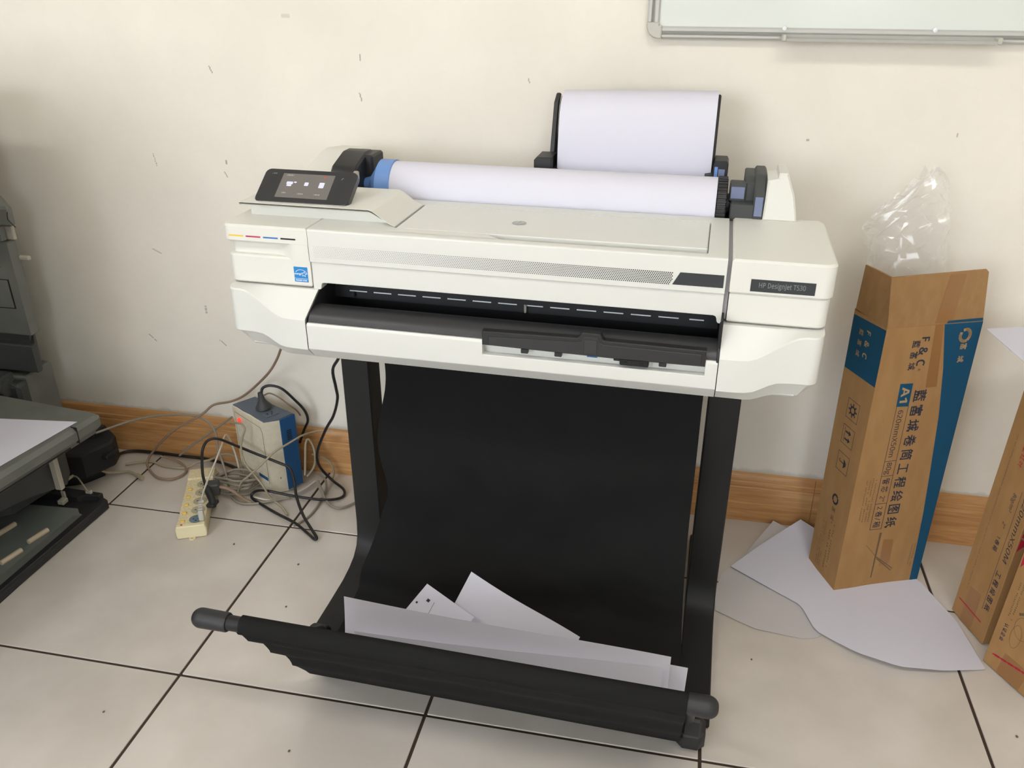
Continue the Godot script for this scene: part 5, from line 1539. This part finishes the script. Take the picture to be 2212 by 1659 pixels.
func cable(called: String, label: String, pts: Array, r: float, m: Material) -> MeshInstance3D:
	var b := MB.new()
	b.tube(P3(pts), r, 8, 5)
	var o := obj(called, b, m, null, 60)
	tag(o, label, "cable")
	return o
func make_cables() -> void:
	var o := cable("power_cable", "thick black power cable looping from the printer across the tiles", [[0.705, 0.634, 0.27], [0.688, 0.545, 0.245], [0.657, 0.46, 0.222], [0.627, 0.412, 0.2], [0.621, 0.355, 0.18], [0.613, 0.314, 0.16], [0.584, 0.249, 0.13], [0.545, 0.189, 0.1], [0.503, 0.105, 0.075], [0.499, 0.055, 0.066], [0.527, 0.012, 0.06], [0.574, 0.006, 0.092], [0.581, 0.006, 0.127], [0.542, 0.01, 0.152], [0.464, 0.02, 0.165], [0.397, 0.03, 0.17], [0.361, 0.02, 0.165], [0.353, 0.008, 0.175], [0.390, 0.006, 0.197], [0.445, 0.006, 0.226], [0.511, 0.006, 0.257], [0.56, 0.006, 0.291], [0.585, 0.007, 0.31], [0.59, 0.01, 0.307], [0.565, 0.02, 0.284], [0.535, 0.035, 0.257], [0.505, 0.06, 0.221], [0.486, 0.09, 0.188], [0.469, 0.11, 0.172], [0.436, 0.12, 0.168], [0.374, 0.135, 0.162], [0.316, 0.14, 0.145], [0.255, 0.145, 0.129], [0.229, 0.14, 0.136], [0.218, 0.12, 0.147], [0.229, 0.1, 0.176], [0.245, 0.078, 0.206], [0.268, 0.066, 0.235]], 0.0036, M.cable_black)
	var b := MB.new()
	b.tube(P3([[0.268, 0.066, 0.235], [0.281, 0.056, 0.247], [0.296, 0.048, 0.262], [0.306, 0.042, 0.277]]), 0.0085, 10, 3)
	b.box(Vector3(0.300, 0.0425, 0.268), Vector3(0.022, 0.011, 0.03), 0.003)
	obj("plug", b, M.black_soft, o)
	o = cable("regulator_cable", "black cable arching from the plug on top of the regulator", [[0.372, 0.268, 0.085], [0.376, 0.281, 0.08], [0.395, 0.287, 0.075], [0.423, 0.278, 0.07], [0.447, 0.246, 0.06], [0.465, 0.208, 0.045], [0.468, 0.175, 0.038], [0.452, 0.143, 0.032], [0.43, 0.095, 0.024]], 0.0036, M.cable_black)
	b = MB.new()
	b.lathe([Vector2(0.001, 0.0), Vector2(0.0195, 0.0), Vector2(0.021, 0.002), Vector2(0.0205, 0.007), Vector2(0.014, 0.016), Vector2(0.0085, 0.026), Vector2(0.0075, 0.036), Vector2(0.006, 0.046), Vector2(0.001, 0.047)], 20, Transform3D(Basis(Vector3(0, 0, 1), 0.12), Vector3(0.372, 0.2222, 0.082)))
	obj("plug", b, M.grey_dark, o)
	cable("thin_cable", "thin brown cable running behind the black plug over the regulator top", [[0.366, 0.25, 0.062], [0.38, 0.254, 0.056], [0.402, 0.24, 0.05], [0.423, 0.219, 0.044], [0.437, 0.2, 0.035], [0.443, 0.181, 0.028]], 0.002, M.cable_tan)
	cable("data_cable", "tan cable hanging from the printer's underside down the wall", [[0.66, 0.636, 0.215], [0.575, 0.535, 0.185], [0.505, 0.462, 0.16], [0.479, 0.432, 0.15], [0.447, 0.386, 0.12], [0.405, 0.333, 0.09], [0.342, 0.271, 0.05], [0.288, 0.224, 0.03], [0.245, 0.2, 0.025], [0.197, 0.188, 0.03], [0.173, 0.169, 0.04], [0.157, 0.158, 0.05], [0.088, 0.117, 0.06], [0.037, 0.072, 0.06], [-0.01, 0.02, 0.06], [-0.003, 0.006, 0.087], [0.055, 0.006, 0.134], [0.104, 0.006, 0.134], [0.118, 0.006, 0.092], [0.078, 0.012, 0.06], [0.02, 0.02, 0.054]], 0.0032, M.cable_tan)
	cable("grey_cable", "grey cable bowing over the skirting left of the power strip", [[-0.08, 0.141, 0.16], [-0.047, 0.139, 0.1], [-0.006, 0.145, 0.07], [0.043, 0.149, 0.05], [0.116, 0.156, 0.045], [0.163, 0.155, 0.05], [0.198, 0.143, 0.062], [0.22, 0.125, 0.08], [0.234, 0.099, 0.105], [0.25, 0.073, 0.12], [0.268, 0.043, 0.14], [0.282, 0.014, 0.158], [0.302, 0.006, 0.183], [0.337, 0.006, 0.204], [0.377, 0.006, 0.197], [0.414, 0.008, 0.18], [0.451, 0.008, 0.158]], 0.003, M.cable_grey)
	cable("black_cable", "black cable lying along the foot of the skirting", [[-0.097, 0.03, 0.119], [-0.107, 0.012, 0.05], [-0.083, 0.008, 0.026], [-0.024, 0.008, 0.022], [0.03, 0.01, 0.026], [0.073, 0.012, 0.03], [0.135, 0.012, 0.03], [0.194, 0.012, 0.04], [0.265, 0.012, 0.064]], 0.0045, M.cable_black)
	o = cable("beige_cable", "beige cable ending in a plug beside the grey machine's drive unit", [[-0.118, 0.05, 0.262], [-0.11, 0.055, 0.245], [-0.10, 0.065, 0.225], [-0.085, 0.066, 0.20], [-0.07, 0.03, 0.172], [-0.055, 0.01, 0.14], [-0.031, 0.008, 0.128], [0.004, 0.009, 0.142]], 0.0036, M.cable_beige)
	b = MB.new()
	b.tube(P3([[0.0, 0.0095, 0.14], [0.012, 0.0095, 0.146], [0.024, 0.0095, 0.152]]), 0.006, 8, 2)
	obj("plug", b, M.cable_beige, o)
	cable("white_lead", "short pale lead dropping onto the opened tray of the grey machine", [[-0.125, 0.055, 0.25], [-0.1, 0.056, 0.243], [-0.063, 0.054, 0.268], [-0.04, 0.042, 0.282]], 0.002, M.cable_beige)
	cable("beige_flex", "beige cable winding over the tiles behind the power strip", [[-0.067, 0.006, 0.093], [-0.008, 0.006, 0.066], [0.046, 0.006, 0.08], [0.104, 0.006, 0.076], [0.138, 0.02, 0.064], [0.174, 0.03, 0.06], [0.205, 0.05, 0.065], [0.237, 0.06, 0.066], [0.262, 0.05, 0.066], [0.28, 0.03, 0.075], [0.31, 0.008, 0.14]], 0.0032, M.cable_beige)
	cable("looped_cable", "pale cable hooked over the front of the regulator below its red lamp", [[0.262, 0.160, 0.07], [0.292, 0.180, 0.10], [0.320, 0.194, 0.122], [0.336, 0.199, 0.135], [0.347, 0.193, 0.148], [0.340, 0.173, 0.15], [0.335, 0.153, 0.155], [0.336, 0.126, 0.16], [0.345, 0.099, 0.165], [0.367, 0.079, 0.172], [0.394, 0.05, 0.18], [0.405, 0.02, 0.178], [0.418, 0.006, 0.178], [0.449, 0.005, 0.198], [0.476, 0.004, 0.225]], 0.0026, M.cable_beige)
	cable("side_cable", "beige cable slanting across the blue side of the regulator", [[0.312, 0.008, 0.175], [0.335, 0.055, 0.182], [0.365, 0.085, 0.195], [0.40, 0.118, 0.19], [0.430, 0.147, 0.168], [0.457, 0.158, 0.132], [0.476, 0.163, 0.1], [0.487, 0.157, 0.07], [0.502, 0.150, 0.045], [0.532, 0.147, 0.035]], 0.0026, M.cable_beige)
	cable("upright_loop", "beige cable loop standing between the regulator and the wall", [[0.470, 0.03, 0.085], [0.485, 0.052, 0.07], [0.487, 0.074, 0.06], [0.483, 0.106, 0.055], [0.474, 0.13, 0.06], [0.470, 0.122, 0.07], [0.470, 0.092, 0.08], [0.47, 0.04, 0.095]], 0.003, M.cable_beige)
	cable("wall_loop", "pale cable curving down right of the black cable at the skirting", [[0.471, 0.075, 0.045], [0.494, 0.068, 0.04], [0.516, 0.05, 0.036], [0.527, 0.022, 0.04], [0.523, 0.006, 0.046]], 0.0028, M.cable_beige)
	cable("floor_loop", "grey cable loops on the tiles left of the printer's post", [[0.500, 0.05, 0.092], [0.519, 0.03, 0.085], [0.525, 0.01, 0.091], [0.532, 0.006, 0.121], [0.516, 0.016, 0.112], [0.508, 0.03, 0.101], [0.529, 0.018, 0.127], [0.552, 0.006, 0.153], [0.581, 0.005, 0.172], [0.604, 0.005, 0.167], [0.635, 0.005, 0.125]], 0.0032, M.cable_grey)
	cable("trailing_cable", "grey cable trailing over the tiles towards the joint crossing", [[0.531, 0.005, 0.139], [0.535, 0.004, 0.179], [0.532, 0.004, 0.22], [0.521, 0.004, 0.249], [0.512, 0.004, 0.266]], 0.0028, M.cable_grey)
	cable("white_cable", "off-white cable passing in front of the regulator's foot", [[0.36, 0.006, 0.172], [0.407, 0.005, 0.175], [0.437, 0.006, 0.160], [0.457, 0.012, 0.145], [0.475, 0.012, 0.115], [0.490, 0.016, 0.083]], 0.0032, M.cable_white)
	cable("crossing_cable", "grey cable slanting down the skirting left of the regulator", [[0.272, 0.182, 0.075], [0.235, 0.153, 0.068], [0.186, 0.114, 0.06], [0.122, 0.065, 0.05], [0.074, 0.024, 0.046]], 0.003, M.cable_grey)
	# a tangled coil at the regulator's foot
	var pts := []
	var rng := RandomNumberGenerator.new()
	rng.seed = 8
	for i in 46:
		var a := TAU * i / 10.0
		var k := 1.0 + rng.randf_range(-0.2, 0.2)
		pts.append([0.300 + 0.052 * k * cos(a), 0.007 + 0.0125 * (i / 10.0) * 0.8 + rng.randf_range(0, 0.004), 0.148 + 0.030 * k * sin(a)])
	cable("coiled_cable", "tangled coil of grey cable at the foot of the regulator", pts, 0.0034, M.cable_grey)
	# the two other plugs on the strip
	o = cable("plug_lead", "pale lead with a ribbed white plug, nearest end of the power strip", [[0.292, 0.012, 0.112], [0.268, 0.075, 0.082], [0.254, 0.132, 0.085], [0.262, 0.125, 0.13], [0.268, 0.11, 0.17], [0.272, 0.092, 0.215], [0.280, 0.078, 0.262], [0.293, 0.072, 0.300]], 0.0024, M.cable_white)
	b = MB.new()
	var px := Transform3D(Basis(Vector3(0.918, 0, -0.396), Vector3(0.30, 0.62, 0.70).normalized(), Vector3(0.918, 0, -0.396).cross(Vector3(0.30, 0.62, 0.70).normalized())), Vector3(0.3045, 0.036, 0.330))
	b.box(Vector3(0, 0.014, 0), Vector3(0.013, 0.028, 0.011), 0.002, Transform3D(Basis(Vector3(0.918, 0, -0.396).normalized(), Vector3.UP, Vector3(0.396, 0, 0.918).normalized()), Vector3(0.305, 0.036, 0.329)))
	for k in 4: b.box(Vector3(0, 0.03 + 0.004 * k, -0.004 - 0.004 * k), Vector3(0.011 - k * 0.001, 0.0022, 0.009 - k * 0.001), 0.0006, Transform3D(Basis(Vector3(0.918, 0, -0.396).normalized(), Vector3.UP, Vector3(0.396, 0, 0.918).normalized()), Vector3(0.305, 0.036, 0.329)))
	b.tube(P3([[0.3035, 0.078, 0.312], [0.299, 0.076, 0.306], [0.293, 0.072, 0.300]]), 0.0036, 8, 3)
	obj("plug", b, M.plastic_grey, o)
	o = cable("adapter_lead", "brown lead with a square grey plug at the far end of the power strip", [[0.288, 0.056, 0.215], [0.305, 0.052, 0.21], [0.325, 0.04, 0.205], [0.345, 0.018, 0.20], [0.362, 0.007, 0.196]], 0.0042, M.cable_tan)
	b = MB.new()
	b.box(Vector3(0.0, 0.0165, 0), Vector3(0.028, 0.033, 0.030), 0.003, Transform3D(Basis(Vector3(0.918, 0, -0.396).normalized(), Vector3.UP, Vector3(0.396, 0, 0.918).normalized()), Vector3(0.277, 0.036, 0.216)))
	obj("plug", b, M.grey_dark, o)

# ---------------------------------------------------------------- plastic bag, dirt
func make_bag() -> void:
	var n := FastNoiseLite.new()
	n.seed = 6; n.frequency = 1.0; n.fractal_type = FastNoiseLite.FRACTAL_RIDGED; n.fractal_octaves = 3
	var prof := [[0.60, 0.055, 0.03, 1.845, 0.150], [0.66, 0.066, 0.036, 1.838, 0.135], [0.72, 0.074, 0.040, 1.828, 0.115], [0.77, 0.079, 0.042, 1.818, 0.098], [0.81, 0.078, 0.040, 1.815, 0.088], [0.845, 0.064, 0.034, 1.822, 0.078], [0.872, 0.046, 0.024, 1.835, 0.07], [0.888, 0.020, 0.012, 1.842, 0.066]]
	var rows := []
	for i in 23:
		var f := i / 22.0 * 7.0
		var k: int = min(int(f), 6)
		var g := f - k
		var q := []
		for m in 5: q.append(lerpf(prof[k][m], prof[k + 1][m], g))
		var ring := []
		for j in 26:
			var a := -TAU * (j + 0.5 * (i % 2)) / 26.0
			var d := Vector3(cos(a), 0, sin(a))
			var cr := n.get_noise_3d(d.x * 2.1, q[0] * 17.0, d.z * 2.1) * 0.22 + 0.9
			var dy: float = 0.02 * n.get_noise_3d(d.x * 1.9 + 5, q[0] * 11.0, d.z * 1.4) - (0.055 * max(0.0, -d.x) * smooth((q[0] - 0.74) / 0.12))
			ring.append(Vector3(q[3] + q[1] * cr * d.x, q[0] + dy, max(0.012, q[4] + q[2] * cr * d.z)))
		rows.append(ring)
	var b := MB.new()
	b.rings(rows, true, false)
	var c := Vector3(1.848, 0.886, 0.066)
	for j in 26: b.tri(rows[22][j], c, rows[22][(j + 1) % 26])
	tag(obj("plastic_bag", b, M.film, null, 25), "crumpled clear plastic bag standing out of the open cardboard box", "bag")

func make_crumbs() -> void:
	var rng := RandomNumberGenerator.new()
	rng.seed = 44
	for q in [[0.412, 0.88, "dark crumb alone on the tile below the rod's left knob"], [0.788, 0.893, "dark crumb on the tile in front of the fabric bin"], [1.60, 0.50, "dark crumb on the tile right of the printer's right post, below the trodden sheet"], [0.619, 0.542, "dark crumb just behind the rod, left of the printer's left post"], [0.584, 0.401, "dark crumb halfway between the power cable's bend and the rod"], [0.40, 0.36, "dark crumb beside the near end of the power strip"], [2.06, 0.60, "dark crumb on the tile in front of the box cut off at the right edge"]]:
		var b := MB.new()
		var r := rng.randf_range(0.0018, 0.0028)
		var xf := Transform3D(Basis(Vector3.UP, rng.randf() * TAU).scaled(Vector3(1, 0.6, 1.4)), Vector3(q[0], 0, q[1]))
		b.lathe([Vector2(0.0002, 0.0), Vector2(r * 0.8, r * 0.2), Vector2(r, r * 0.9), Vector2(r * 0.6, r * 1.5), Vector2(0.0002, r * 1.8)], 7, xf)
		tag(obj("crumb", b, M.ink_soft), q[2], "crumb", "specks of dirt on the floor")
